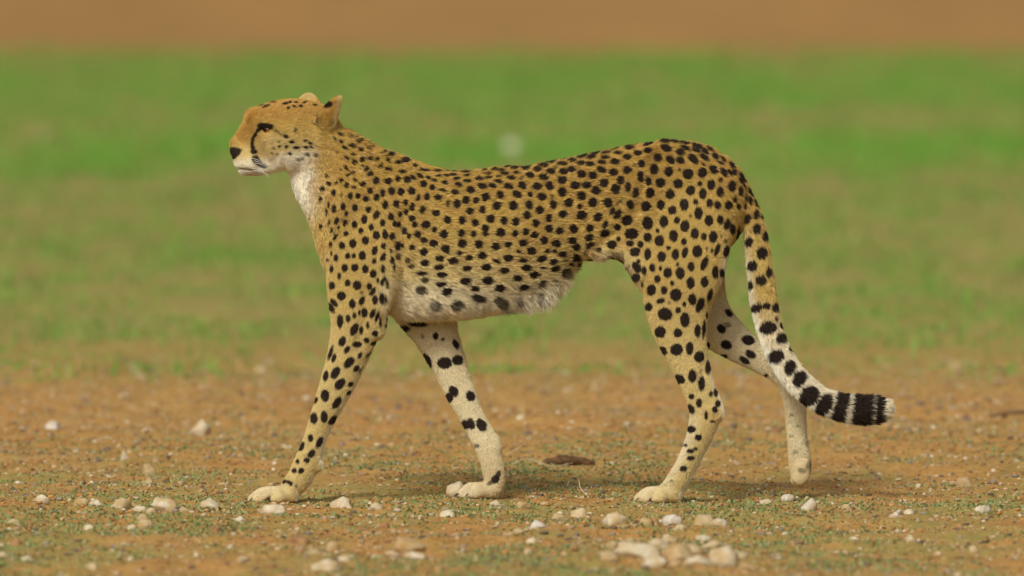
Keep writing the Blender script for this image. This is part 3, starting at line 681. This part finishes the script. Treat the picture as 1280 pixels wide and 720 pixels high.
# colour of each hair, taken a little behind where its tip lies so that spots keep their place
mid_pt = root - tang * (L * 0.0)[:, None]
seen = root + (tang - nrm * (tang * nrm).sum(1)[:, None]) * (L * 0.55)[:, None]
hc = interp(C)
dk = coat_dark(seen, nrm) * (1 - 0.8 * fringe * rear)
hc = hc * (0.84 + 0.34 * rng.random(NH_))[:, None]
warm = vnoise(root[:, 0] * 0.08, (root[:, 2] + 0.5 * root[:, 1]) * 0.08, 51)
hc = lerp(hc, (0.46, 0.25, 0.07), sstep(0.50, 0.85, warm) * 0.45 * (trunk_w + neck_w) * sstep(345, 315, rpy))
hc = lerp(hc, (0.80, 0.72, 0.55), (rng.random(NH_) < 0.06) * 0.35)
hc = lerp(hc, WHITE, fringe * rear * 0.7)
streak = vnoise(root[:, 0] * 0.05 + root[:, 1] * 0.04, (root[:, 2] + 0.5 * root[:, 0] * trunk_w + 0.6 * root[:, 1]) * 0.42, 52)
hc = hc * (1 + 0.42 * (streak - 0.5) * (0.25 + 0.75 * np.clip(trunk_w + neck_w, 0, 1)))[:, None]
df = np.clip(dk + (rng.random(NH_) - 0.5) * 2.2 * dk * (1 - dk), 0, 1)
hc = hc + (np.array(DARK)[None] * (0.7 + 0.9 * rng.random(NH_))[:, None] - hc) * df[:, None]
cu = bpy.data.hair_curves.new('fur')
cu.add_curves([4] * NH_)
W = pts.reshape(-1, 3) * S - np.array([640 * S, 0, 0])
cu.position_data.foreach_set('vector', W.astype(np.float32).ravel())
ra = cu.attributes.new('radius', 'FLOAT', 'POINT') if 'radius' not in cu.attributes else cu.attributes['radius']
head_w = interp(RWd['head'] + RWd['ear'])
leg_w = interp(RWd['leg_near'] + RWd['leg_far'])
rr = (0.00072 - 0.00022 * head_w - 0.0001 * leg_w)[:, None] * np.array([1.0, 0.95, 0.7, 0.25])[None]
ra.data.foreach_set('value', rr.astype(np.float32).ravel())
ha = cu.attributes.new('coat', 'FLOAT_COLOR', 'CURVE')
ha.data.foreach_set('color', np.concatenate([hc, np.ones((NH_, 1))], 1).astype(np.float32).ravel())
cu.materials.append(m_fur)
fur = bpy.data.objects.new('fur', cu)
COL.objects.link(fur)
fur.parent = cheetah

# --- claws
m_claw, t, b = mat('dark_claw', 0.35, 0.4)
b.inputs['Base Color'].default_value = (0.06, 0.045, 0.035, 1)
# --- eyes and whiskers
def to_world(p): return (np.asarray(p) - np.array([640, 0, 0])) * S
def ball(name, c, r, axis_dir, material, parent, nseg=20, nring=12):
    vs, fs = [], []
    for i in range(nring + 1):
        th = math.pi * i / nring
        for j in range(nseg):
            ph = 2 * math.pi * j / nseg
            vs.append((r * math.sin(th) * math.cos(ph), r * math.sin(th) * math.sin(ph), r * math.cos(th)))
    for i in range(nring):
        for j in range(nseg):
            a = i * nseg + j; b_ = i * nseg + (j + 1) % nseg
            fs.append((a, b_, b_ + nseg, a + nseg))
    o = mesh_obj(name, vs, fs, material, parent)
    o.location = c
    o.rotation_euler = Vector(axis_dir).to_track_quat('Z', 'Y').to_euler()
    return o
m_eye, t, b = mat('amber_eye', 0.22, 0.2)
gtx = node(t, 'ShaderNodeTexCoord'); sp = node(t, 'ShaderNodeSeparateXYZ')
t.links.new(gtx.outputs['Object'], sp.inputs[0])
dv = node(t, 'ShaderNodeMath', operation='DIVIDE'); t.links.new(sp.outputs['Z'], dv.inputs[0]); dv.inputs[1].default_value = 6.2 * S
t.links.new(ramp(t, dv.outputs[0], [(0.40, (0.015, 0.010, 0.008)), (0.48, (0.17, 0.055, 0.010)), (0.84, (0.24, 0.09, 0.016)), (0.92, (0.010, 0.007, 0.005))]), b.inputs['Base Color'])
for s in (1, -1):
    ev = H(47.5, 22.0 * s, 5.5)
    look = H(90, 62 * s, 8) - H(47, 23 * s, 4.5)
    ball('eye', to_world(ev), 6.2 * S, look, m_eye, cheetah)

m_wh, t, b = mat('whisker_white', 0.5, 0.3)
b.inputs['Base Color'].default_value = (0.85, 0.82, 0.74, 1)
def tube(name, pts_, r0, r1, material, parent=None, ns=6):
    pts_ = np.asarray(pts_, float); vs, fs = [], []
    for i, p in enumerate(pts_):
        tg = pts_[min(i + 1, len(pts_) - 1)] - pts_[max(i - 1, 0)]
        tg /= np.linalg.norm(tg)
        up = np.array([0, 0, 1.0]) if abs(tg[2]) < 0.9 else np.array([1.0, 0, 0])
        s1 = np.cross(tg, up); s1 /= np.linalg.norm(s1); s2 = np.cross(tg, s1)
        r = r0 + (r1 - r0) * i / (len(pts_) - 1)
        for j in range(ns):
            an = 2 * math.pi * j / ns
            vs.append(p + r * (math.cos(an) * s1 + math.sin(an) * s2))
    for i in range(len(pts_) - 1):
        for j in range(ns):
            a = i * ns + j; b_ = i * ns + (j + 1) % ns
            fs.append((a, b_, b_ + ns, a + ns))
    fs.append(tuple(range(ns))[::-1]); fs.append(tuple(range(len(vs) - ns, len(vs))))
    return mesh_obj(name, vs, fs, material, parent)
for s in (1, -1):
    for i in range(6):
        u0, w0 = 72 - 3.5 * (i % 3), -29 - 3.2 * i
        a0 = H(u0, 16 * s, w0)
        a1 = H(u0 - 9 - i, 22 * s, w0 - 2 - i * 0.3)
        a2 = H(u0 - 20, 25 * s, w0 - 6 - i * 0.9)
        tube('whisker', [to_world(p) for p in catmull([a0, a1, a2], 4)], 0.0007, 0.0002, m_wh, cheetah, 5)

for c in CLAWS:
    tube('claw', [to_world(p) for p in catmull([c + np.array([5, 0, 2.0]), c + np.array([0.5, 0, 1.6]), c + np.array([-3.0, 0, -2.2])], 3)], 0.0034, 0.0008, m_claw, cheetah, 6)

# ------------------------------------------------------------------ grass
m_grass, t, b = mat('grass_blade', 0.7, 0.2)
at = node(t, 'ShaderNodeAttribute', attribute_name='tint')
t.links.new(at.outputs['Color'], b.inputs['Base Color'])
tl = node(t, 'ShaderNodeBsdfTranslucent'); t.links.new(at.outputs['Color'], tl.inputs[0])
ms = node(t, 'ShaderNodeMixShader'); ms.inputs[0].default_value = 0.3
out = t.nodes['Material Output']
t.links.new(b.outputs[0], ms.inputs[1]); t.links.new(tl.outputs[0], ms.inputs[2]); t.links.new(ms.outputs[0], out.inputs[0])
def blades(name, x, y, hgt, wid, col, lean=0.5):
    n = len(x)
    z = ground_z(x, y) - 0.002
    an = rng.random(n) * 2 * math.pi
    lx, ly = np.cos(an + 1.6) * hgt * lean * rng.random(n), np.sin(an + 1.6) * hgt * lean * rng.random(n)
    bx, by = np.cos(an) * wid / 2, np.sin(an) * wid / 2
    base = np.stack([x, y, z], 1)
    v0 = base + np.stack([bx, by, 0 * x], 1); v1 = base - np.stack([bx, by, 0 * x], 1)
    m_ = base + np.stack([lx * 0.4, ly * 0.4, hgt * 0.6], 1)
    v2 = m_ - np.stack([bx, by, 0 * x], 1) * 0.8; v3 = m_ + np.stack([bx, by, 0 * x], 1) * 0.8
    v4 = base + np.stack([lx, ly, hgt], 1)
    VV = np.stack([v0, v1, v2, v3, v4], 1).reshape(-1, 3)
    o = np.arange(n)[:, None] * 5
    TT = np.concatenate([o + np.array([[0, 1, 2]]), o + np.array([[0, 2, 3]]), o + np.array([[3, 2, 4]])])
    me = fast_mesh(name, VV, TT)
    a_ = me.attributes.new('tint', 'FLOAT_COLOR', 'POINT')
    cc = np.repeat(np.concatenate([col, np.ones((n, 1))], 1), 5, axis=0)
    a_.data.foreach_set('color', cc.astype(np.float32).ravel())
    return link_mesh(name, me, m_grass, smooth=False)
GREEN, FRESH, OLIVE, STRAW = np.array((0.17, 0.26, 0.075)), np.array((0.185, 0.40, 0.058)), np.array((0.27, 0.29, 0.09)), np.array((0.50, 0.36, 0.17))

# field beyond the bare strip
n = 330000
yy = 5.2 + (rng.random(n) ** 0.8) * 56
half = 2.6 + 0.085 * (yy + 4)
xx = (rng.random(n) * 2 - 1) * half
dens_y = np.interp(yy, [5.2, 5.8, 7.0, 13, 18, 25, 28, 31, 36, 44, 52, 60.5], [0.3, 0.8, 0.95, 0.9, 0.85, 0.88, 1.0, 1.0, 0.85, 1.0, 0.75, 0.08])
pat = 0.28 * vnoise(xx * 0.9, yy * 0.35, 60) + 0.36 * vnoise(xx * 3.4, yy * 1.0, 61) + 0.36 * vnoise(xx * 8, yy * 2.2, 62)
edge = (vnoise(xx * 0.7, yy * 0 + 2, 63) - 0.5) * 0.8
keep = (rng.random(n) < dens_y * np.clip(0.05 + 3.0 * (pat - 0.30), 0.04, 1)) & (yy > 5.35 + edge)
xx, yy, pat = xx[keep], yy[keep], pat[keep]
n = len(xx)
fresh = np.interp(yy, [6, 12, 18, 25, 28, 31, 36, 46, 58], [0.65, 0.6, 0.52, 0.52, 0.95, 0.95, 0.6, 0.75, 0.6])
fr = np.clip(fresh + (pat - 0.5) * 1.3, 0, 1)
col = OLIVE + (FRESH - OLIVE) * fr[:, None]
st = rng.random(n) < 0.16 * (1 - fr)
col = np.where(st[:, None], STRAW, col) * (0.7 + 0.6 * rng.random(n))[:, None]
scale = np.interp(yy, [5, 20, 60], [1, 1.5, 2.4])
g = blades('grass', xx, yy, (0.014 + 0.026 * rng.random(n)) * scale ** 0.5 * (0.55 + 1.1 * vnoise(xx * 5, yy * 2.2, 64) ** 2), 0.007 * scale, col)
tag(g, 'green grass and herbs covering the field behind the cheetah', kind='stuff')

# sprigs on the bare strip and the foreground
n = 520000
yy = -3.4 + rng.random(n) * 9.6
xx = (rng.random(n) * 2 - 1) * 2.4
pat = 0.5 * vnoise(xx * 1.6, yy * 0.9, 70) + 0.5 * vnoise(xx * 6, yy * 4, 71)
base_d = np.interp(yy, [-3.4, -1.6, -0.5, 0.3, 1.2, 3.0, 4.4, 6.2], [0.9, 1.0, 1.0, 0.6, 0.65, 0.25, 0.1, 0.35])
keep = rng.random(n) < base_d * np.clip((pat - 0.40) * 3.5, 0, 1)
xx, yy = xx[keep], yy[keep]; n = len(xx)
col = np.array((0.19, 0.31, 0.09)) + (np.array((0.32, 0.38, 0.17)) - np.array((0.19, 0.31, 0.09))) * rng.random(n)[:, None]
st = rng.random(n) < 0.2
col = np.where(st[:, None], STRAW, col) * (0.7 + 0.6 * rng.random(n))[:, None]
g = blades('grass_sprigs', xx, yy, 0.003 + 0.007 * rng.random(n) ** 1.5, 0.004 + 0.004 * rng.random(n), col, lean=1.6)
tag(g, 'tiny green seedlings sprouting between stones on the soil', kind='stuff')

# dry litter: flattened scraps of leaf and straw
n = 150000
yy = -3.4 + rng.random(n) * 9.6
xx = (rng.random(n) * 2 - 1) * 2.4
pat = 0.5 * vnoise(xx * 2.3, yy * 1.5, 75) + 0.5 * vnoise(xx * 8, yy * 6, 76)
keep = rng.random(n) < np.clip((pat - 0.32) * 3, 0, 1)
xx, yy = xx[keep], yy[keep]; n = len(xx)
lp = np.array([(0.62, 0.50, 0.29), (0.50, 0.33, 0.13), (0.30, 0.15, 0.05), (0.13, 0.075, 0.035), (0.33, 0.36, 0.16), (0.70, 0.62, 0.44)])
col = lp[rng.choice(6, n, p=[0.29, 0.24, 0.12, 0.09, 0.15, 0.11])] * (0.75 + 0.5 * rng.random(n))[:, None]
g = blades('litter', xx, yy, 0.002 + 0.005 * rng.random(n) ** 2, 0.004 + 0.009 * rng.random(n) ** 2, col, lean=2.5)
tag(g, 'dry straw and leaf litter strewn over the bare soil', kind='stuff')

# ------------------------------------------------------------------ pebbles
m_peb, t, b = mat('pebble', 0.9, 0.15)
at = node(t, 'ShaderNodeAttribute', attribute_name='tint')
t.links.new(at.outputs['Color'], b.inputs['Base Color'])
ico = np.array([(0, 0, 1), (0.89, 0, 0.45), (0.28, 0.85, 0.45), (-0.72, 0.53, 0.45), (-0.72, -0.53, 0.45), (0.28, -0.85, 0.45),
                (0.72, 0.53, -0.45), (-0.28, 0.85, -0.45), (-0.89, 0, -0.45), (-0.28, -0.85, -0.45), (0.72, -0.53, -0.45), (0, 0, -1)])
icf = np.array([(0, 1, 2), (0, 2, 3), (0, 3, 4), (0, 4, 5), (0, 5, 1), (1, 6, 2), (2, 7, 3), (3, 8, 4), (4, 9, 5), (5, 10, 1), (2, 6, 7), (3, 7, 8),
                (4, 8, 9), (5, 9, 10), (1, 10, 6), (11, 7, 6), (11, 8, 7), (11, 9, 8), (11, 10, 9), (11, 6, 10)])
n = 52000
yy = -3.4 + rng.random(n) * 10.5
xx = (rng.random(n) * 2 - 1) * 2.4
sz = 0.0018 + 0.0062 * rng.random(n) ** 3.5
jig = 1 + 0.55 * (rng.random((n, 12, 3)) - 0.5)
ang = rng.random(n) * 6.28
PV = ico[None] * jig * sz[:, None, None] * np.stack([0.9 + 0.7 * rng.random(n), 0.8 + 0.4 * rng.random(n), 0.5 + 0.35 * rng.random(n)], 1)[:, None]
ca_, sa_ = np.cos(ang)[:, None], np.sin(ang)[:, None]
PV = np.stack([PV[..., 0] * ca_ - PV[..., 1] * sa_, PV[..., 0] * sa_ + PV[..., 1] * ca_, PV[..., 2]], -1)
PV = PV + np.stack([xx, yy, ground_z(xx, yy) + sz * 0.25], 1)[:, None]
PF = (icf[None] + 12 * np.arange(n)[:, None, None]).reshape(-1, 3)
me = fast_mesh('pebbles', PV.reshape(-1, 3), PF)
pal = np.array([(0.46, 0.33, 0.19), (0.54, 0.45, 0.31), (0.34, 0.18, 0.07), (0.15, 0.105, 0.075), (0.28, 0.23, 0.18), (0.43, 0.225, 0.075)])
pc = pal[rng.choice(6, n, p=[0.22, 0.09, 0.24, 0.12, 0.09, 0.24])] * (0.75 + 0.5 * rng.random(n))[:, None]
a_ = me.attributes.new('tint', 'FLOAT_COLOR', 'POINT')
a_.data.foreach_set('color', np.repeat(np.concatenate([pc, np.ones((n, 1))], 1), 12, axis=0).astype(np.float32).ravel())
pb = link_mesh('pebbles', me, m_peb, smooth=False)
tag(pb, 'fine gravel and pebbles strewn over the reddish soil', kind='stuff')

# ------------------------------------------------------------------ single stones
def stone_mat(name, c0, c1, stain):
    global t, tc
    m, t, b = mat(name, 0.9, 0.15)
    tc = node(t, 'ShaderNodeNewGeometry')
    n1 = noise(mapping((1, 1, 1)), 45, 5, 0.7)
    n2 = noise(mapping((1, 1, 1)), 22, 3)
    c = mix(ramp(t, n2, [(0.42, (0, 0, 0)), (0.62, (0.85, 0.85, 0.85))]), ramp(t, n1, [(0.3, c0), (0.7, c1)]), stain)
    t.links.new(c, b.inputs['Base Color'])
    bp = node(t, 'ShaderNodeBump', Strength=0.5, Distance=0.004)
    t.links.new(n1, bp.inputs['Height']); t.links.new(bp.outputs[0], b.inputs['Normal'])
    return m
M_PALE = stone_mat('pale_limestone', (0.46, 0.37, 0.24), (0.70, 0.62, 0.46), (0.44, 0.30, 0.13))
M_WHITE = stone_mat('white_quartz', (0.50, 0.44, 0.35), (0.70, 0.64, 0.54), (0.46, 0.35, 0.22))
M_BROWN = stone_mat('brown_clod', (0.30, 0.16, 0.07), (0.45, 0.26, 0.12), (0.24, 0.12, 0.05))
M_TAN = stone_mat('tan_stone', (0.40, 0.29, 0.15), (0.56, 0.44, 0.26), (0.38, 0.23, 0.08))
M_GREY = stone_mat('dark_pebble', (0.13, 0.10, 0.085), (0.24, 0.19, 0.16), (0.16, 0.10, 0.06))

def rock_mesh(name, seed, sub=2):
    r = np.random.default_rng(seed)
    v = ico / np.linalg.norm(ico, axis=1)[:, None]; f = icf
    for _ in range(sub):
        cache, nv, nf = {}, list(v), []
        def mp(a, b_):
            k_ = (min(a, b_), max(a, b_))
            if k_ not in cache:
                p = nv[a] + nv[b_]; nv.append(p / np.linalg.norm(p)); cache[k_] = len(nv) - 1
            return cache[k_]
        for a, b_, c in f:
            ab, bc, ca2 = mp(a, b_), mp(b_, c), mp(c, a)
            nf += [(a, ab, ca2), (b_, bc, ab), (c, ca2, bc), (ab, bc, ca2)]
        v, f = np.array(nv), np.array(nf)
    # chip the ball with random planes so that it gets facets
    for _ in range(16):
        nn = r.normal(size=3); nn /= np.linalg.norm(nn)
        h = 0.55 + 0.35 * r.random()
        d = v @ nn - h
        v = v - np.clip(d, 0, None)[:, None] * nn[None] * 0.9
    for fq, am in ((1.6, 0.30), (3.4, 0.22)):
        v = v * (1 + am * (vnoise(v[:, 0] * fq + seed, (v[:, 1] + 2.3 * v[:, 2]) * fq, seed) - 0.5))[:, None]
    v = v * (1 + 0.13 * (r.random((len(v), 1)) - 0.5))
    v = v - 0.5 * (v.max(0) + v.min(0)); v = v / (v.max(0) - v.min(0))     # unit bounding box
    return fast_mesh(name, v, f)
ROCKS = {m.name: [rock_mesh('stone', 100 + 10 * i + k) for k in range(5)] for i, m in enumerate((M_PALE, M_WHITE, M_BROWN, M_TAN, M_GREY))}
for m in (M_PALE, M_WHITE, M_BROWN, M_TAN, M_GREY):
    for me in ROCKS[m.name]: me.materials.append(m)

stone_count = 0
def beside(px):
    return ('ahead of the cheetah' if px < 290 else 'by the near front paw' if px < 440 else 'by the far front paw' if px < 660 else
            'between front and hind legs' if px < 780 else 'by the near hind paw' if px < 930 else 'below the tail' if px < 1125 else 'behind the cheetah')
def stone(px, py, wpx, hpx, m, label, group=None, name='stone', depth=0.8):
    """a stone whose foot stands at that photo pixel, wpx by hpx pixels large"""
    global stone_count
    x, y, s_ = ground_at(px, py)
    me = ROCKS[m.name][stone_count % 5]
    stone_count += 1
    o = bpy.data.objects.new(name, me)
    COL.objects.link(o)
    wx, hz = wpx * s_, hpx * s_ * 1.6
    o.scale = (wx, wx * depth, hz)
    zg = float(ground_z(np.array([x]), np.array([y]))[0])
    o.location = (x, y + wx * depth * 0.3, zg + hz * 0.125)
    o.rotation_euler = (random.uniform(-0.12, 0.12), random.uniform(-0.12, 0.12), random.choice((0, 3.1416)) + random.uniform(-0.35, 0.35))
    tag(o, label, 'stone', group)
    return o
BIG = [
 (250, 544, 28, 22, M_PALE, 'blocky pale stone with a tan face standing alone on the bare soil strip'),
 (66, 538, 22, 12, M_WHITE, 'flat whitish stone alone on the bare red soil, far from the cheetah'),
 (155, 575, 13, 13, M_WHITE, 'small upright white stone beside a rounder tan stone'),
 (185, 590, 20, 14, M_TAN, 'rounded tan stone beside a small upright white one'),
 (342, 644, 34, 16, M_PALE, 'rounded cream stone lying just before the near front paw'),
 (573, 621.5, 34, 21, M_PALE, 'jagged pale stone in front of the toes of the far front paw'),
 (560, 648, 22, 14, M_PALE, 'pale stone with an orange side below the far front paw'),
 (672, 664, 25, 10, M_WHITE, 'flat bluish white stone lying by itself among the seedlings'),
 (768, 655, 34, 15, M_PALE, 'low cream stone with a white knob ahead of the hind paws'),
 (798, 704, 62, 24, M_PALE, 'large rough pale rock beside a taller one, before the cheetah'),
 (846, 704, 44, 20, M_TAN, 'rough tan rock wedged against the large pale rock'),
 (906, 716, 40, 26, M_PALE, 'large slanting pale rock at the end of the rock group'),
 (1013, 637, 25, 17, M_WHITE, 'angular white stone on the ground below the tail tip'),
 (985, 629, 17, 9, M_WHITE, 'small curved white stone beside the angular white one'),
 (958, 632, 18, 9, M_PALE, 'small cream stone below the lifted hind paw'),
 (510, 692, 44, 17, M_TAN, 'broad tan rock sunk in the soil in front of the cheetah'),
 (408, 718, 40, 15, M_PALE, 'pale rock with white top in front of the brown clod'),
 (1207, 608, 26, 13, M_TAN, 'tan stone on the soil well behind the tail tip'),
 (325, 466, 17, 13, M_TAN, 'yellowish tan stone at the edge of the grass'),
 (641, 192, 25, 19, M_WHITE, 'bright white stone out in the green field above the back'),
 (55, 169, 10, 8, M_PALE, 'lone pale stone in the green field ahead of the cheetah'),
 (985, 172, 12, 8, M_TAN, 'lone pale stone in the green field behind the cheetah'),
 (370, 684, 36, 11, M_BROWN, 'flat brown clod of earth in front of the near front paw'),
]
for q in BIG: stone(*q)
# pale stones of the rubble line just in front of the animal, and those strewn about
LINE = [(150, 640, 28), (205, 643, 34), (262, 640, 26), (232, 646, 20), (427, 637, 34), (50, 632, 22), (100, 636, 20), (120, 634, 22), (700, 648, 22), (725, 643, 24), (840, 655, 26),
        (880, 660, 30), (620, 632, 18), (655, 640, 20), (1060, 640, 16), (15, 660, 18), (180, 668, 22), (300, 656, 16), (470, 640, 18), (1120, 650, 18), (1230, 640, 20)]
for x, y, s_ in LINE:
    m, cw = random.choice(((M_PALE, 'cream'), (M_PALE, 'cream'), (M_TAN, 'tan'), (M_WHITE, 'whitish')))
    stone(x, y, s_, s_ * 0.5, m, '%s stone of the low rubble line, %s' % (cw, beside(x)), '%s stones of the rubble line %s' % (cw, beside(x)))
CLUSTER = [(768, 688, 26), (782, 698, 30), (822, 690, 30), (836, 676, 24), (868, 700, 28), (880, 672, 22), (892, 690, 30), (898, 662, 24), (922, 704, 28), (760, 712, 30), (820, 716, 34), (874, 718, 32), (935, 722, 26), (790, 676, 20), (850, 664, 20), (520, 704, 24), (490, 700, 20), (532, 684, 18), (430, 712, 18), (392, 706, 20)]
for x, y, s_ in CLUSTER:
    m, cw = random.choice(((M_PALE, 'cream'), (M_PALE, 'cream'), (M_TAN, 'tan')))
    near = 'large pale rock' if x > 700 else 'broad tan rock' if x > 460 else 'pale rock with white top'
    stone(x, y, s_, s_ * 0.42, m, 'half buried %s stone heaped around the %s' % (cw, near), '%s stones around the %s' % (cw, near))
for i in range(70):
    x, y = random.uniform(-10, 1290), random.choice((random.uniform(482, 612), random.uniform(640, 715)))
    s_ = random.uniform(7, 13) * (1.0 if y < 630 else 1.5)
    m, cw = random.choice(((M_PALE, 'cream'), (M_TAN, 'tan'), (M_TAN, 'tan'), (M_BROWN, 'brown')))
    where = ('near the grass, ', 'bare strip') if y < 560 else ('on bare soil, ', 'paw level') if y < 630 else ('among foremost seedlings, ', 'seedlings')
    stone(x, y, s_, s_ * random.uniform(0.45, 0.65), m, 'small %s stone %s%s' % (cw, where[0], beside(x)), 'small %s stones, %s, %s' % (cw, where[1], beside(x)))
for i in range(34):
    x, y = random.uniform(0, 1280), random.uniform(490, 610)
    s_ = random.uniform(6, 11)
    stone(x, y, s_, s_ * 0.6, M_GREY, 'small dark pebble on the reddish soil, ' + beside(x), 'dark pebbles ' + beside(x), name='pebble')

# dark dropping
x, y, s_ = ground_at(711, 584)
dv_, df_ = [], []
cs = catmull([(-33, 0, 5, 3), (-22, 0, 7, 6), (-5, 0, 8, 7), (12, 0, 6.5, 6.5), (24, 0, 5.5, 6), (33, 0, 4, 3)], 4)
ns = 12
for i, q in enumerate(cs):
    for j in range(ns):
        an = 2 * math.pi * j / ns
        r = q[3] * (1 + 0.45 * (vnoise(np.array([i * 0.8]), np.array([j * 0.9]), 81)[0] - 0.5) * 2)
        dv_.append(((q[0]) * s_, math.cos(an) * r * s_ * 1.4, (q[2] + math.sin(an) * r * 0.9) * s_ * 0.9))
for i in range(len(cs) - 1):
    for j in range(ns):
        a = i * ns + j; b_ = i * ns + (j + 1) % ns
        df_.append((a, b_, b_ + ns, a + ns))
df_.append(tuple(range(ns))[::-1]); df_.append(tuple(range(len(dv_) - ns, len(dv_))))
M_DUNG = stone_mat('dried_dung', (0.045, 0.025, 0.014), (0.17, 0.09, 0.04), (0.26, 0.16, 0.07))
dg = mesh_obj('dung', dv_, df_, M_DUNG)
dg.location = (x, y, float(ground_z(np.array([x]), np.array([y]))[0]) - 0.002)
tag(dg, 'elongated dark brown dried dung lying between front and hind legs', 'dung')

# dry stems
m_straw, t, b = mat('dry_straw', 0.7, 0.2)
b.inputs['Base Color'].default_value = (0.56, 0.42, 0.22, 1)
def stem(pxs, label, group, r=0.0022):
    x0, y0, s_ = ground_at(pxs[0][0], pxs[0][1])
    z0 = float(ground_z(np.array([x0]), np.array([y0]))[0])
    P3 = [(x0 + (q[0] - pxs[0][0]) * s_, y0 + q[2], z0 + (pxs[0][1] - q[1]) * s_) for q in pxs]
    o = tube('dry_stem', catmull(P3, 4), r, r * 0.4, m_straw)
    tag(o, label, 'stem', group)
stem([(655, 528, 0), (653, 520, 0.01), (655, 508, 0.01)], 'short upright dry stem poking out of the bare strip', None)
stem([(566, 588, 0), (585, 586, 0.02), (606, 578, 0.05), (628, 580, 0.06)], 'pale curved straw lying behind the far front leg', None)
stem([(632, 574, 0), (644, 568, 0.02), (656, 560, 0.04)], 'straight pale straw sticking out behind the far front leg', None)
stem([(640, 590, 0), (660, 583, 0.03), (690, 592, 0.0), (716, 588, 0.02)], 'bent pale straw lying beside the dried dung', None)
stem([(738, 620, 0), (726, 606, 0.0), (724, 596, 0.01)], 'thin upright dry stem below the dried dung', None)
for i in range(26):
    x, y = random.uniform(0, 1280), random.uniform(500, 612)
    l = random.uniform(6, 16)
    stem([(x, y, 0), (x + l * 0.5, y - random.uniform(1, 4), 0.01), (x + l, y - random.uniform(0, 5), 0.02)], 'short scrap of dry straw on the soil, ' + beside(x), 'scraps of straw ' + beside(x), 0.0013)

# dead branch at the edge of the bare strip and a withered tuft by the grass
x, y, s_ = ground_at(1262, 524)
M_WOOD = stone_mat('dead_wood', (0.14, 0.085, 0.05), (0.26, 0.16, 0.09), (0.20, 0.11, 0.05))
z0 = float(ground_z(np.array([x]), np.array([y]))[0])
br = tube('branch', catmull([(x - 24 * s_, y, z0 + 0.005), (x - 4 * s_, y + .02, z0 + 0.012), (x + 22 * s_, y + .05, z0 + 0.014), (x + 60 * s_, y + .1, z0 + 0.01)], 4), 0.004, 0.008, M_WOOD, ns=8)
tag(br, 'dark brown dead branch lying flat on the bare soil', 'branch')
x, y, s_ = ground_at(1200, 470)
vs, fs = [], []
for i in range(60):
    an, ln = random.uniform(0, 6.28), random.uniform(0.02, 0.062)
    bx, by = x + random.uniform(-.02, .02), y + random.uniform(-.02, .02)
    tx, ty = bx + math.cos(an) * ln * 0.45, by + math.sin(an) * ln * 0.45
    k = len(vs)
    z0 = float(ground_z(np.array([bx]), np.array([by]))[0]) - 0.002
    vs += [(bx - .0018, by, z0), (bx + .0018, by, z0), ((bx + tx) / 2, (by + ty) / 2, z0 + ln * .65), (tx, ty, z0 + ln)]
    fs += [(k, k + 1, k + 2), (k, k + 2, k + 3)]
tf = mesh_obj('grass_tuft', vs, fs, m_straw, smooth=False)
tag(tf, 'withered straw coloured grass tuft at the edge of the green field', 'grass tuft')
